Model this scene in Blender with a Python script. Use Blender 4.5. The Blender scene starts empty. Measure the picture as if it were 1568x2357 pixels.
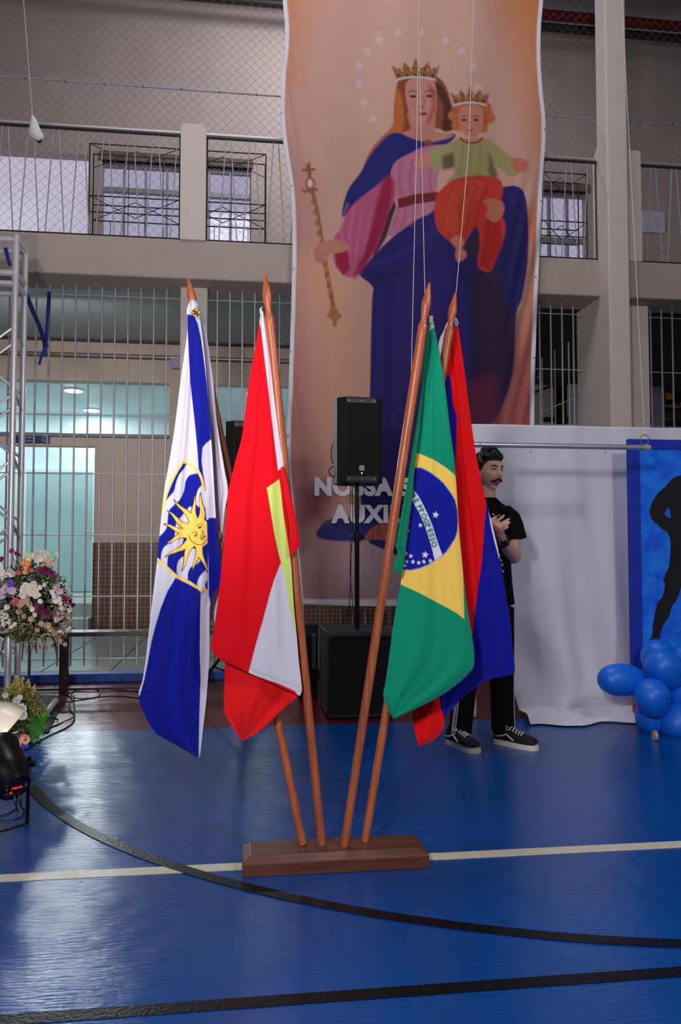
import bpy, bmesh, math, random
import numpy as np
from mathutils import Vector, Matrix

random.seed(7)
rng = np.random.default_rng(7)
SC = bpy.context.scene
COL = SC.collection
PI = math.pi

# ------------------------------------------------------------------ camera
FPX, CX, CY = 1833.0, 784.0, 1178.5          # focal length and centre for a 1568 x 2357 frame
CAM_H, YAW, PITCH = 1.18, math.radians(7.3), math.atan(86.5/1833.0)
F_ = Vector((math.sin(YAW)*math.cos(PITCH), math.cos(YAW)*math.cos(PITCH), math.sin(PITCH)))
R_ = Vector((math.cos(YAW), -math.sin(YAW), 0))
U_ = R_.cross(F_)
cd = bpy.data.cameras.new('camera'); cam = bpy.data.objects.new('camera', cd); COL.objects.link(cam)
cam.location = (0, 0, CAM_H); cam.rotation_euler = (PI/2 + PITCH, 0, -YAW)
cd.sensor_fit = 'VERTICAL'; cd.sensor_height = 36; cd.lens = FPX/2357*36
cd.clip_start = 0.05; cd.clip_end = 200
SC.camera = cam

# ------------------------------------------------------------------ world and lights
w = bpy.data.worlds.new('world'); SC.world = w; w.use_nodes = True
w.node_tree.nodes['Background'].inputs[0].default_value = (0.62, 0.68, 0.80, 1)
w.node_tree.nodes['Background'].inputs[1].default_value = 0.10

def light(name, kind, loc, target, power, color=(1, 1, 1), size=0.4, size_y=None, spot=None, blend=0.5):
    ld = bpy.data.lights.new(name, kind); o = bpy.data.objects.new(name, ld); COL.objects.link(o)
    o.location = loc
    o.rotation_euler = (Vector(target) - Vector(loc)).to_track_quat('-Z', 'Y').to_euler()
    ld.energy = power; ld.color = color
    if kind == 'AREA':
        ld.size = size
        if size_y: ld.shape = 'RECTANGLE'; ld.size_y = size_y
    else:
        ld.shadow_soft_size = size
    if spot: ld.spot_size = math.radians(spot); ld.spot_blend = blend
    return o
light('key_flash', 'AREA', (-1.15, -1.3, 2.35), (0.3, 4.2, 1.3), 128, (1.0, 0.97, 0.96), 0.35)
light('fill_flash', 'AREA', (2.6, 0.2, 3.6), (-0.3, 6.0, 1.2), 62, (1.0, 0.93, 0.92), 0.5)
light('floor_uplight', 'SPOT', (-0.92, 0.9, 0.45), (0.5, 7.4, 6.6), 300, (1.0, 0.92, 0.88), 0.12, spot=66, blend=0.9)
light('gym_ceiling_lamp', 'AREA', (0.5, 4.5, 8.6), (0.5, 4.8, 0), 150, (0.92, 0.92, 1.0), 2.5, 2.5)
light('gallery_fill', 'AREA', (1.5, 9.0, 8.8), (1.0, 11.4, 6), 130, (0.95, 0.93, 1.0), 1.5, 1.5)  # unseen fill, added to brighten the gallery wall

vs = SC.view_settings
vs.view_transform = 'Standard'; vs.look = 'None'; vs.gamma = 1.0; vs.exposure = 0.0; vs.use_curve_mapping = False

# ------------------------------------------------------------------ helpers
def ray(px, py):
    return F_ + R_*((px-CX)/FPX) + U_*((CY-py)/FPX)
def W(px, py, Y):
    r = ray(px, py); t = Y/r.y
    return Vector((r.x*t, Y, CAM_H + r.z*t))
def FL(px, py, z=0.0):
    r = ray(px, py); t = (z-CAM_H)/r.z
    return Vector((r.x*t, r.y*t, z))
def WN(px, py, Y):
    """the same for numpy arrays"""
    px, py, Y = (np.asarray(a, float) for a in (px, py, Y))
    a = (px-CX)/FPX; b = (CY-py)/FPX
    rx = F_.x+R_.x*a+U_.x*b; ry = F_.y+R_.y*a+U_.y*b; rz = F_.z+R_.z*a+U_.z*b
    t = Y/ry
    return np.stack([rx*t, np.broadcast_to(Y, t.shape), CAM_H+rz*t], -1)

def lin(c):
    out = []
    for v in c[:3]:
        v = v/255.0
        out.append(v/12.92 if v <= 0.04045 else ((v+0.055)/1.055)**2.4)
    return tuple(out)

MATS = {}
def mat(name, rgb, rough=0.6, metal=0.0, noise=None, bump=None, emit=None, spec=None, coat=0.0, trans=0.0, wave=None, sheen=0.0, brush=None):
    """rgb in sRGB 0-255; noise=(scale, amount) mottles the colour; bump=(scale, strength)"""
    if name in MATS: return MATS[name]
    m = bpy.data.materials.new(name); m.use_nodes = True
    nt = m.node_tree; N = nt.nodes; L = nt.links
    b = N['Principled BSDF']
    c = lin(rgb)
    b.inputs['Base Color'].default_value = (*c, 1)
    b.inputs['Roughness'].default_value = rough; b.inputs['Metallic'].default_value = metal
    if spec is not None: b.inputs['Specular IOR Level'].default_value = spec
    if coat: b.inputs['Coat Weight'].default_value = coat; b.inputs['Coat Roughness'].default_value = 0.15
    if trans: b.inputs['Transmission Weight'].default_value = trans
    if sheen: b.inputs['Sheen Weight'].default_value = sheen
    tc = N.new('ShaderNodeTexCoord')
    if noise:
        n = N.new('ShaderNodeTexNoise'); n.inputs['Scale'].default_value = noise[0]; n.inputs['Detail'].default_value = 5
        L.new(tc.outputs['Object'], n.inputs['Vector'])
        if brush:
            mp = N.new('ShaderNodeMapping'); mp.inputs['Scale'].default_value = brush
            L.new(tc.outputs['Object'], mp.inputs[0]); L.new(mp.outputs[0], n.inputs['Vector'])
        r = N.new('ShaderNodeValToRGB')
        a = noise[1]
        r.color_ramp.elements[0].position = 0.3; r.color_ramp.elements[1].position = 0.7
        r.color_ramp.elements[0].color = (*[max(0, v*(1-a)) for v in c], 1)
        r.color_ramp.elements[1].color = (*[min(1, v*(1+a)) for v in c], 1)
        L.new(n.outputs['Fac'], r.inputs[0]); L.new(r.outputs[0], b.inputs['Base Color'])
    if bump:
        n = N.new('ShaderNodeTexNoise'); n.inputs['Scale'].default_value = bump[0]; n.inputs['Detail'].default_value = 4
        L.new(tc.outputs['Object'], n.inputs['Vector'])
        bp = N.new('ShaderNodeBump'); bp.inputs['Strength'].default_value = bump[1]; bp.inputs['Distance'].default_value = 0.01
        L.new(n.outputs['Fac'], bp.inputs['Height']); L.new(bp.outputs[0], b.inputs['Normal'])
    if emit:
        b.inputs['Emission Color'].default_value = (*lin(emit[0]), 1); b.inputs['Emission Strength'].default_value = emit[1]
    MATS[name] = m
    return m

def tiles_mat(name, c1, c2, grout, size, rough=0.3):
    m = bpy.data.materials.new(name); m.use_nodes = True
    nt = m.node_tree; N = nt.nodes; L = nt.links; b = N['Principled BSDF']
    tc = N.new('ShaderNodeTexCoord'); mp = N.new('ShaderNodeMapping')
    mp.inputs['Rotation'].default_value = (PI/2, 0, 0)
    L.new(tc.outputs['Object'], mp.inputs[0])
    br = N.new('ShaderNodeTexBrick'); br.offset = 0; br.inputs['Scale'].default_value = 1.0
    br.inputs['Brick Width'].default_value = size; br.inputs['Row Height'].default_value = size
    br.inputs['Mortar Size'].default_value = size*0.06; br.inputs['Mortar Smooth'].default_value = 0.1
    for k, c in (('Color1', c1), ('Color2', c2), ('Mortar', grout)): br.inputs[k].default_value = (*lin(c), 1)
    L.new(mp.outputs[0], br.inputs['Vector']); L.new(br.outputs['Color'], b.inputs['Base Color'])
    b.inputs['Roughness'].default_value = rough
    return m

def vcol_mat(name, rough=0.75, sheen=0.2, bump=(900, 0.15), spec=0.25):
    if name in MATS: return MATS[name]
    m = bpy.data.materials.new(name); m.use_nodes = True
    nt = m.node_tree; N = nt.nodes; L = nt.links; b = N['Principled BSDF']
    a = N.new('ShaderNodeVertexColor'); a.layer_name = 'print'
    L.new(a.outputs['Color'], b.inputs['Base Color'])
    b.inputs['Roughness'].default_value = rough; b.inputs['Sheen Weight'].default_value = sheen
    b.inputs['Specular IOR Level'].default_value = spec
    tc = N.new('ShaderNodeTexCoord'); n = N.new('ShaderNodeTexNoise'); n.inputs['Scale'].default_value = bump[0]
    L.new(tc.outputs['Object'], n.inputs['Vector'])
    bp = N.new('ShaderNodeBump'); bp.inputs['Strength'].default_value = bump[1]; bp.inputs['Distance'].default_value = 0.002
    L.new(n.outputs['Fac'], bp.inputs['Height']); L.new(bp.outputs[0], b.inputs['Normal'])
    MATS[name] = m
    return m

def tag(o, label=None, cat=None, group=None, kind=None):
    if label: o['label'] = label
    if cat: o['category'] = cat
    if group: o['group'] = group
    if kind: o['kind'] = kind
    return o

def wloc(o):
    v = Vector((0, 0, 0))
    while o is not None:
        v += o.location; o = o.parent
    return v

def link(name, me, m, parent=None):
    o = bpy.data.objects.new(name, me); COL.objects.link(o)
    if m is not None: me.materials.append(m)
    if parent is not None: o.parent = parent
    return o

def empty(name, loc, label, cat, group=None):
    o = bpy.data.objects.new(name, None); COL.objects.link(o); o.location = loc
    o.empty_display_size = 0.1
    return tag(o, label, cat, group)

class MB:
    """collects shapes in world space; build() links them as one mesh object"""
    def __init__(s): s.v = []; s.f = []
    def add(s, vs_, fs):
        k = len(s.v); s.v += [tuple(v) for v in vs_]; s.f += [tuple(i+k for i in f) for f in fs]; return s
    def box(s, a, b, bev=0.0):
        x0, x1 = sorted((a[0], b[0])); y0, y1 = sorted((a[1], b[1])); z0, z1 = sorted((a[2], b[2]))
        bev = min(bev, (x1-x0)*.45, (y1-y0)*.45, (z1-z0)*.45)
        if bev <= 0:
            vv = [(x, y, z) for z in (z0, z1) for y in (y0, y1) for x in (x0, x1)]
            return s.add(vv, [(0, 2, 3, 1), (4, 5, 7, 6), (0, 1, 5, 4), (2, 6, 7, 3), (0, 4, 6, 2), (1, 3, 7, 5)])
        bm = bmesh.new(); bmesh.ops.create_cube(bm, size=1)
        for v in bm.verts: v.co = ((x0+x1)/2+v.co.x*(x1-x0), (y0+y1)/2+v.co.y*(y1-y0), (z0+z1)/2+v.co.z*(z1-z0))
        bmesh.ops.bevel(bm, geom=bm.edges[:], offset=bev, segments=2, affect='EDGES', profile=0.5)
        return s.bm(bm)
    def bm(s, bm):
        bm.verts.ensure_lookup_table(); bm.verts.index_update()
        s.add([v.co[:] for v in bm.verts], [[v.index for v in f.verts] for f in bm.faces]); bm.free(); return s
    def tube(s, pts, r, n=8, cap=True, closed=False):
        pts = [Vector(p) for p in pts]; m = len(pts)
        rs = r if isinstance(r, (list, tuple)) else [r]*m
        vv = []; up = None
        for i, p in enumerate(pts):
            a = pts[(i-1) % m] if (i > 0 or closed) else p
            b = pts[(i+1) % m] if (i < m-1 or closed) else p
            t = (b-a)
            t = t.normalized() if t.length > 1e-9 else Vector((0, 0, 1))
            if up is None:
                up = Vector((0, 0, 1)) if abs(t.z) < 0.9 else Vector((1, 0, 0))
            up = (up - t*up.dot(t))
            if up.length < 1e-6: up = t.orthogonal()
            up.normalize(); sd = t.cross(up)
            for k in range(n):
                q = 2*PI*k/n
                vv.append(p + (up*math.cos(q) + sd*math.sin(q))*rs[i])
        ff = []
        for i in range(m if closed else m-1):
            j = (i+1) % m
            for k in range(n):
                l = (k+1) % n
                ff.append((i*n+k, i*n+l, j*n+l, j*n+k))
        if cap and not closed:
            ff.append(tuple(range(n))[::-1]); ff.append(tuple(range((m-1)*n, m*n)))
        return s.add(vv, ff)
    def lathe(s, base, axis, prof, n=24):
        """prof: list of (distance along the axis, radius)"""
        ax = Vector(axis).normalized(); base = Vector(base)
        return s.tube([base+ax*h for h, _ in prof], [max(rr, 1e-4) for _, rr in prof], n)
    def prism(s, poly, d):
        """poly: planar points (3D), extruded along the vector d"""
        poly = [Vector(p) for p in poly]; d = Vector(d); n = len(poly)
        vv = poly + [p+d for p in poly]
        ff = [tuple(range(n))[::-1], tuple(range(n, 2*n))] + [(i, (i+1) % n, (i+1) % n+n, i+n) for i in range(n)]
        return s.add(vv, ff)
    def ball(s, c, r, sc=(1, 1, 1), n=12, rot=None):
        c = Vector(c); vv = []; ff = []; m = n//2+1
        for i in range(m):
            th = PI*i/(m-1)
            for k in range(n):
                ph = 2*PI*k/n
                p = Vector((math.sin(th)*math.cos(ph)*sc[0], math.sin(th)*math.sin(ph)*sc[1], math.cos(th)*sc[2]))*r
                if rot is not None: p = rot @ p
                vv.append(c+p)
        for i in range(m-1):
            for k in range(n):
                ff.append((i*n+k, (i+1)*n+k, (i+1)*n+(k+1) % n, i*n+(k+1) % n))
        return s.add(vv, ff)
    def build(s, name, m, parent=None, smooth=False, fix=True):
        o0 = wloc(parent) if parent is not None else Vector((0, 0, 0))
        me = bpy.data.meshes.new(name)
        me.from_pydata([(v[0]-o0.x, v[1]-o0.y, v[2]-o0.z) for v in s.v], [], s.f)
        if fix:
            bm = bmesh.new(); bm.from_mesh(me)
            bmesh.ops.remove_doubles(bm, verts=bm.verts, dist=1e-5)
            bmesh.ops.recalc_face_normals(bm, faces=bm.faces)
            bm.to_mesh(me); bm.free()
        if smooth:
            me.polygons.foreach_set('use_smooth', [True]*len(me.polygons))
            if smooth != 'all':
                try: me.set_sharp_from_angle(angle=math.radians(40))
                except Exception: pass
        return link(name, me, m, parent)
    def thing(s, name, m, label, cat, group=None, smooth=False):
        return tag(s.build(name, m, None, smooth), label, cat, group)

def struct(name, mb, m, parent=None, smooth=False):
    o = mb.build(name, m, parent, smooth)
    if parent is None: o['kind'] = 'structure'
    return o

def smoothpath(pts, k=6, closed=False):
    """Catmull-Rom through points of any dimension"""
    P = [np.array(p, float) for p in pts]; n = len(P); out = []
    rngi = range(n) if closed else range(n-1)
    for i in rngi:
        if closed: a, b, c, d = P[(i-1) % n], P[i], P[(i+1) % n], P[(i+2) % n]
        else: a, b, c, d = P[max(i-1, 0)], P[i], P[i+1], P[min(i+2, n-1)]
        for j in range(k):
            t = j/k
            out.append(0.5*((2*b)+(-a+c)*t+(2*a-5*b+4*c-d)*t*t+(-a+3*b-3*c+d)*t**3))
    if not closed: out.append(P[-1])
    return out

# ------------------------------------------------------------------ printed cloth: flat colours evaluated per vertex
class Paint:
    def __init__(s, base): s.base = lin(base); s.ops = []
    def poly(s, pts, col, soft=1.0, smooth=0, alpha=1.0):
        if smooth: pts = smoothpath(pts, smooth, True)
        s.ops.append(('p', np.array(pts, float), np.array(lin(col)), soft, alpha)); return s
    def stroke(s, pts, wd, col, soft=1.0, smooth=0, alpha=1.0):
        if smooth: pts = smoothpath(pts, smooth, False)
        s.ops.append(('s', np.array(pts, float), np.array(lin(col)), soft, alpha, wd)); return s
    def ell(s, c, rx, ry, col, soft=1.0, rot=0.0, alpha=1.0):
        q = np.linspace(0, 2*PI, 33)[:-1]
        x = np.cos(q)*rx; y = np.sin(q)*ry
        pts = np.stack([c[0]+x*math.cos(rot)-y*math.sin(rot), c[1]+x*math.sin(rot)+y*math.cos(rot)], -1)
        return s.poly(pts, col, soft, 0, alpha)
    def star(s, c, r, col, n=5, inner=0.42, soft=0.8, rot=-PI/2, alpha=1.0):
        pts = []
        for k in range(2*n):
            rr = r if k % 2 == 0 else r*inner; q = rot+PI*k/n
            pts.append((c[0]+rr*math.cos(q), c[1]+rr*math.sin(q)))
        return s.poly(pts, col, soft, 0, alpha)
    @staticmethod
    def segdist(P, A, B):
        d = np.full(len(P), 1e9)
        for a, b in zip(A, B):
            ab = b-a; l2 = max(ab@ab, 1e-9)
            t = np.clip(((P-a)@ab)/l2, 0, 1)
            q = P-(a+t[:, None]*ab)
            d = np.minimum(d, q[:, 0]**2+q[:, 1]**2)
        return np.sqrt(d)
    def eval(s, P):
        C = np.tile(np.array(s.base), (len(P), 1))
        for op in s.ops:
            pts, col, soft, alpha = op[1], op[2], op[3], op[4]
            pad = soft+(op[5] if op[0] == 's' else 0)+1
            lo = pts.min(0)-pad; hi = pts.max(0)+pad
            idx = np.nonzero((P[:, 0] > lo[0]) & (P[:, 0] < hi[0]) & (P[:, 1] > lo[1]) & (P[:, 1] < hi[1]))[0]
            if len(idx) == 0: continue
            Q = P[idx]
            if op[0] == 's':
                d = s.segdist(Q, pts[:-1], pts[1:])-op[5]/2
            else:
                A = pts; B = np.roll(pts, -1, 0)
                d = s.segdist(Q, A, B)
                ins = np.zeros(len(Q), bool)
                for a, b in zip(A, B):
                    cnd = ((a[1] > Q[:, 1]) != (b[1] > Q[:, 1]))
                    with np.errstate(divide='ignore', invalid='ignore'):
                        xi = (b[0]-a[0])*(Q[:, 1]-a[1])/(b[1]-a[1])+a[0]
                    ins ^= cnd & (Q[:, 0] < xi)
                d = np.where(ins, -d, d)
            al = np.clip(0.5-d/max(soft, 0.01), 0, 1)*alpha
            C[idx] = C[idx]*(1-al[:, None])+col*al[:, None]
        return C

def text_tris(body, bold=True):
    """outline of a text line as triangles, unit letter height, baseline at 0"""
    cu = bpy.data.curves.new('t', 'FONT'); cu.body = body; cu.size = 1.0
    if bold: cu.offset = 0.06; cu.space_character = 1.12
    o = bpy.data.objects.new('t', cu); COL.objects.link(o)
    bpy.context.view_layer.update()
    me = o.to_mesh(); me.calc_loop_triangles()
    v = np.array([q.co[:2] for q in me.vertices]); t = [tuple(q.vertices) for q in me.loop_triangles]
    o.to_mesh_clear(); bpy.data.objects.remove(o); bpy.data.curves.remove(cu)
    if len(v): v = v/0.70
    return v, t

def text_mesh(name, body, m, parent, origin, ux, uy, height, depth=0.001, bold=True, width=None):
    """letters as thin raised geometry in the plane (ux, uy)"""
    v, t = text_tris(body, bold)
    ux = Vector(ux).normalized(); uy = Vector(uy).normalized(); nz = ux.cross(uy)
    wd = v[:, 0].max()-v[:, 0].min(); kx = height if width is None else width/wd
    o0 = Vector(origin); x0 = v[:, 0].min()
    mb = MB(); vv = [o0+ux*((p[0]-x0)*kx)+uy*(p[1]*height)+nz*depth for p in v]
    mb.add(vv, t)
    return mb.build(name, m, parent, fix=False)

def grid_mesh(name, P, m, parent=None, colors=None, smooth=True, back=None):
    """P: (ny, nx, 3) world points; back: second sheet joined round the rim"""
    ny, nx = P.shape[:2]
    o0 = wloc(parent) if parent is not None else Vector((0, 0, 0))
    V = P.reshape(-1, 3)
    i, j = np.meshgrid(np.arange(ny-1), np.arange(nx-1), indexing='ij')
    a = (i*nx+j).ravel()
    F = np.stack([a, a+nx, a+nx+1, a+1], -1)
    if back is not None:
        n = ny*nx; V = np.concatenate([V, back.reshape(-1, 3)])
        F2 = np.stack([a+n, a+1+n, a+nx+1+n, a+nx+n], -1)
        rim = [r*nx for r in range(ny)] + [(ny-1)*nx+c for c in range(1, nx)] + [r*nx+nx-1 for r in range(ny-2, -1, -1)] + [c for c in range(nx-2, 0, -1)]
        rim = np.array(rim); nxt = np.roll(rim, -1)
        F3 = np.stack([rim, rim+n, nxt+n, nxt], -1)
        F = np.concatenate([F, F2, F3])
        if colors is not None: colors = np.concatenate([colors, colors])
    V = V-np.array(o0)
    me = bpy.data.meshes.new(name)
    me.vertices.add(len(V)); me.vertices.foreach_set('co', V.astype(np.float32).ravel())
    me.loops.add(F.size); me.loops.foreach_set('vertex_index', F.astype(np.int32).ravel())
    me.polygons.add(len(F)); me.polygons.foreach_set('loop_start', (np.arange(len(F))*4).astype(np.int32))
    me.update(calc_edges=True)
    if smooth: me.polygons.foreach_set('use_smooth', np.ones(len(F), bool))
    if colors is not None:
        ca = me.color_attributes.new('print', 'FLOAT_COLOR', 'POINT')
        ca.data.foreach_set('color', np.concatenate([colors, np.ones((len(colors), 1))], 1).astype(np.float32).ravel())
    me.validate(); me.update()
    return link(name, me, m, parent)

def resample(pts, ts):
    """point on a polyline at the normalised positions ts (by index-free arc length)"""
    P = np.array(smoothpath(pts, 5), float)
    d = np.concatenate([[0], np.cumsum(np.hypot(*np.diff(P, axis=0).T))]); d /= d[-1]
    return np.stack([np.interp(ts, d, P[:, 0]), np.interp(ts, d, P[:, 1])], -1)

# ================================================================== SETTING
YW = 7.35            # kerb, grille and lower piers
YM_ = 7.13           # front face of the projecting beam, upper piers and railings
YB = 11.6            # rear wall of the corridor and gallery
YRED = 5.42
m_blue = bpy.data.materials.new('blue_court_paint'); m_blue.use_nodes = True
def court_paint(m, c, rough, bumpk):
    nt = m.node_tree; N = nt.nodes; L = nt.links; b = N['Principled BSDF']
    tc = N.new('ShaderNodeTexCoord')
    n = N.new('ShaderNodeTexNoise'); n.inputs['Scale'].default_value = 1.3; n.inputs['Detail'].default_value = 6
    L.new(tc.outputs['Object'], n.inputs['Vector'])
    r = N.new('ShaderNodeValToRGB'); r.color_ramp.elements[0].position = .3; r.color_ramp.elements[1].position = .75
    k = lin(c)
    r.color_ramp.elements[0].color = (*[v*.82 for v in k], 1); r.color_ramp.elements[1].color = (*[v*1.15 for v in k], 1)
    L.new(n.outputs['Fac'], r.inputs[0]); L.new(r.outputs[0], b.inputs['Base Color'])
    mp = N.new('ShaderNodeMapping'); mp.inputs['Scale'].default_value = (14, 90, 38); mp.inputs['Rotation'].default_value = (0, 0, .12)
    L.new(tc.outputs['Object'], mp.inputs[0])
    n2 = N.new('ShaderNodeTexNoise'); n2.inputs['Scale'].default_value = 1; n2.inputs['Detail'].default_value = 5
    L.new(mp.outputs[0], n2.inputs['Vector'])
    n3 = N.new('ShaderNodeTexNoise'); n3.inputs['Scale'].default_value = 3.0; n3.inputs['Detail'].default_value = 2
    L.new(tc.outputs['Object'], n3.inputs['Vector'])
    ad = N.new('ShaderNodeMath'); ad.operation = 'MULTIPLY_ADD'; ad.inputs[1].default_value = 3.0
    L.new(n3.outputs['Fac'], ad.inputs[0]); L.new(n2.outputs['Fac'], ad.inputs[2])
    bp = N.new('ShaderNodeBump'); bp.inputs['Strength'].default_value = bumpk; bp.inputs['Distance'].default_value = 0.004
    L.new(ad.outputs[0], bp.inputs['Height']); L.new(bp.outputs[0], b.inputs['Normal'])
    b.inputs['Roughness'].default_value = rough
    b.inputs['Specular IOR Level'].default_value = 0.5
court_paint(m_blue, (0, 68, 142), 0.22, 0.7)
m_red = bpy.data.materials.new('red_court_paint'); m_red.use_nodes = True
court_paint(m_red, (92, 6, 12), 0.24, 0.5)
m_red.node_tree.nodes['Principled BSDF'].inputs['Specular IOR Level'].default_value = 0.3
m_line_w = mat('cream_line_paint', (205, 198, 178), 0.35, noise=(30, .08), bump=(90, .2))
m_line_k = mat('black_line_paint', (4, 4, 6), 0.35, noise=(30, .1), bump=(90, .2), spec=.25)
m_taupe = mat('taupe_plaster', (172, 158, 148), 0.85, noise=(3, .05), bump=(140, .25))
m_pier = mat('cream_plaster', (208, 196, 186), 0.85, noise=(3, .04), bump=(120, .3))
m_grey_m = mat('galvanised_bar', (188, 186, 190), 0.45, 0.55, noise=(60, .1))
m_dark_m = mat('dark_iron', (40, 36, 40), 0.5, 0.4, noise=(40, .1))

struct('floor', MB().box((-7, -1.5, -0.1), (9, YRED, 0)), m_blue)
struct('floor', MB().box((-7, YRED, -0.1), (9, YW+0.12, 0)), m_red)
# painted court lines
def hline(name, y, wdt, m):
    struct(name, MB().box((-6, y-wdt/2, 0.0003), (8, y+wdt/2, 0.0018)), m)
hline('trim_1', 3.05, 0.066, m_line_w)
hline('trim_2', 2.146, 0.05, m_line_k)
# the black arc: circle through three floor points
def circle3(a, b, c):
    ax, ay, bx, by, cx, cy = a.x, a.y, b.x, b.y, c.x, c.y
    d = 2*(ax*(by-cy)+bx*(cy-ay)+cx*(ay-by))
    ux = ((ax*ax+ay*ay)*(by-cy)+(bx*bx+by*by)*(cy-ay)+(cx*cx+cy*cy)*(ay-by))/d
    uy = ((ax*ax+ay*ay)*(cx-bx)+(bx*bx+by*by)*(ax-cx)+(cx*cx+cy*cy)*(bx-ax))/d
    return Vector((ux, uy, 0)), math.hypot(ax-ux, ay-uy)
cc, cr = circle3(FL(76, 1816), FL(430, 2004), FL(1250, 2154))
mb = MB(); n = 140
for k in range(n):
    q0, q1 = 2*PI*k/n, 2*PI*(k+1)/n
    p = [(cc.x+r*math.cos(q), cc.y+r*math.sin(q)) for q, r in ((q0, cr-.026), (q1, cr-.026), (q1, cr+.026), (q0, cr+.026))]
    if min(v[1] for v in p) < -1.4 or max(v[1] for v in p) > FL(60, 1803).y: continue
    mb.add([(x, y, .0024) for x, y in p]+[(x, y, .0032) for x, y in p], [(3, 2, 1, 0), (4, 5, 6, 7), (0, 1, 5, 4), (1, 2, 6, 5), (2, 3, 7, 6), (3, 0, 4, 7)])
struct('trim_3', mb, m_line_k)

# kerb under the grille
m_kerb = mat('worn_blue_kerb_paint', (12, 62, 140), 0.6, noise=(14, .35), bump=(60, .5))
struct('baseboard_front', MB().box((-7, YW, 0), (9, YW+.18, .078), .008), m_kerb)

# corridor floor slab and its tiles
m_grout = mat('dark_grout', (60, 62, 64), 0.8, noise=(20, .1))
fl2 = struct('floor', MB().box((-6.5, YW+.18, -0.1), (8, 17.5, .070)), m_grout)
m_tile = mat('grey_green_floor_tile', (128, 142, 140), 0.22, noise=(3, .12), bump=(40, .1))
ts = 0.62
tile_me = None
for i in range(-6, 7):
    for j in range(0, 6):
        x = i*ts+.1; y = YW+.2+j*ts*1.05
        if tile_me is None:
            o = MB().box((0, 0, 0), (ts-.012, ts*1.05-.012, .008), .002).build('tile', m_tile, fl2); tile_me = o.data
        else:
            o = bpy.data.objects.new('tile', tile_me); COL.objects.link(o); o.parent = fl2
        o.location = (x, y, .070)

# --- beam, piers, main column
zb0 = W(200, 632, YM_).z; zb1 = W(200, 540, YM_).z       # beam underside / top
zr = W(200, 286, YM_).z                                   # rail height
struct('wall_front', MB().box((-6.5, YM_, zb0), (8, YW+.22, zb1), .012), m_taupe)
def xw(px, py, Y=YW): return W(px, py, Y).x
# left pier (above the beam, with rounded top) and its lower half
def round_top(x0, x1, y0, y1, z0, z1, r=.06):
    pts = [(x0, z0), (x1, z0), (x1, z1-r)]
    for k in range(1, 6): q = PI/2*k/5; pts.append((x1-r+r*math.cos(q), z1-r+r*math.sin(q)))
    for k in range(0, 6): q = PI/2+PI/2*k/5; pts.append((x0+r+r*math.cos(q), z1-r+r*math.sin(q)))
    return MB().prism([(x, y0, z) for x, z in pts], (0, y1-y0, 0))
pu0, pu1 = xw(415, 450, YM_), xw(474, 450, YM_)
pa0, pa1 = xw(415, 700), xw(474, 700)
struct('trim_4', round_top(pu0, pu1, YM_-.012, YM_+.2, zb1-.003, W(445, 286, YM_).z), m_pier)
struct('trim_5', MB().box((pa0, YW+.002, .078), (pa1+.015, YW+.2, zb0), .01), m_pier)
# main column, right
YC = 6.95
c0, c1 = xw(1400, 500, YC), xw(1448, 500, YC)
struct('trim_6', MB().box((c0, YC, 0), (c1, YM_+.04, 9.6), .015), m_pier)
struct('trim_7', MB().box((c1, YC+.07, 0), (c1+.018, YM_+.04, 9.6), .004), m_pier)
# piers either side of it
q0, q1 = c0+.004, xw(1476, 500, YM_)
mbp = MB()
zk = W(1376, 340, YM_).z
mbp.prism([(q0, YM_+.03, zb1-.01), (q0, YM_+.14, zb1-.01), (q0, YM_+.14, zk-.07), (q0, YM_+.03, zk+.03)], (c1-q0, 0, 0))
struct('trim_8', mbp, m_pier)
struct('trim_9', round_top(c1+.02, q1, YM_-.012, YM_+.2, zb1-.003, W(1465, 348, YM_).z, .03), m_pier)
struct('trim_10', MB().box((c0+.004, YM_+.03, 0.0), (c1-.004, YW+.34, zb0+.01), .008), m_pier)
struct('trim_10', MB().box((c1-.01, YW+.002, 0.078), (xw(1496, 850), YW+.3, zb0), .01), m_pier)

# --- corridor ceiling (underside of the gallery slab)
sl = MB().prism([(-6.5, YW+.22, 3.88), (-6.5, YB, 4.14), (-6.5, YB, 4.3), (-6.5, YW+.22, 3.96)], (14.5, 0, 0))
struct('ceiling', sl, mat('grey_green_ceiling_paint', (156, 162, 166), .5, noise=(2, .08)))

# --- rear wall with openings, built as slabs round the holes
m_back = mat('tan_wall_paint', (200, 182, 168), .8, noise=(2, .06), bump=(90, .2))
def bx_(px, py=1000): return W(px, py, YB).x
def bz_(py, px=200): return W(px, py, YB).z
xL, xR = -6.5, 8.0
zt0 = .07; zt_ceiling = 4.14
door_z = bz_(1027); t0 = bz_(998); t1 = bz_(877)       # doorway head, transom bottom and top
dx0, dx1 = bx_(-60), bx_(219)
tx1 = bx_(389)
wb = MB()
wb.box((xL, YB, zt0), (dx0, YB+.2, zt_ceiling))
wb.box((dx0, YB, door_z), (tx1, YB+.2, t0))
wb.box((dx1, YB, zt0), (tx1, YB+.2, door_z))
wb.box((dx0, YB, t1), (tx1, YB+.2, zt_ceiling))
x2 = bx_(492, 940); x3 = bx_(700, 940)
wb.box((tx1, YB, zt0), (x2, YB+.2, zt_ceiling))
wb.box((x2, YB, zt0), (x3, YB+.2, t0)); wb.box((x2, YB, t1), (x3, YB+.2, zt_ceiling))
x4 = bx_(1275, 950); 
wb.box((x3, YB, zt0), (x4, YB+.2, zt_ceiling))
struct('wall_back', wb, m_back)
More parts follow.
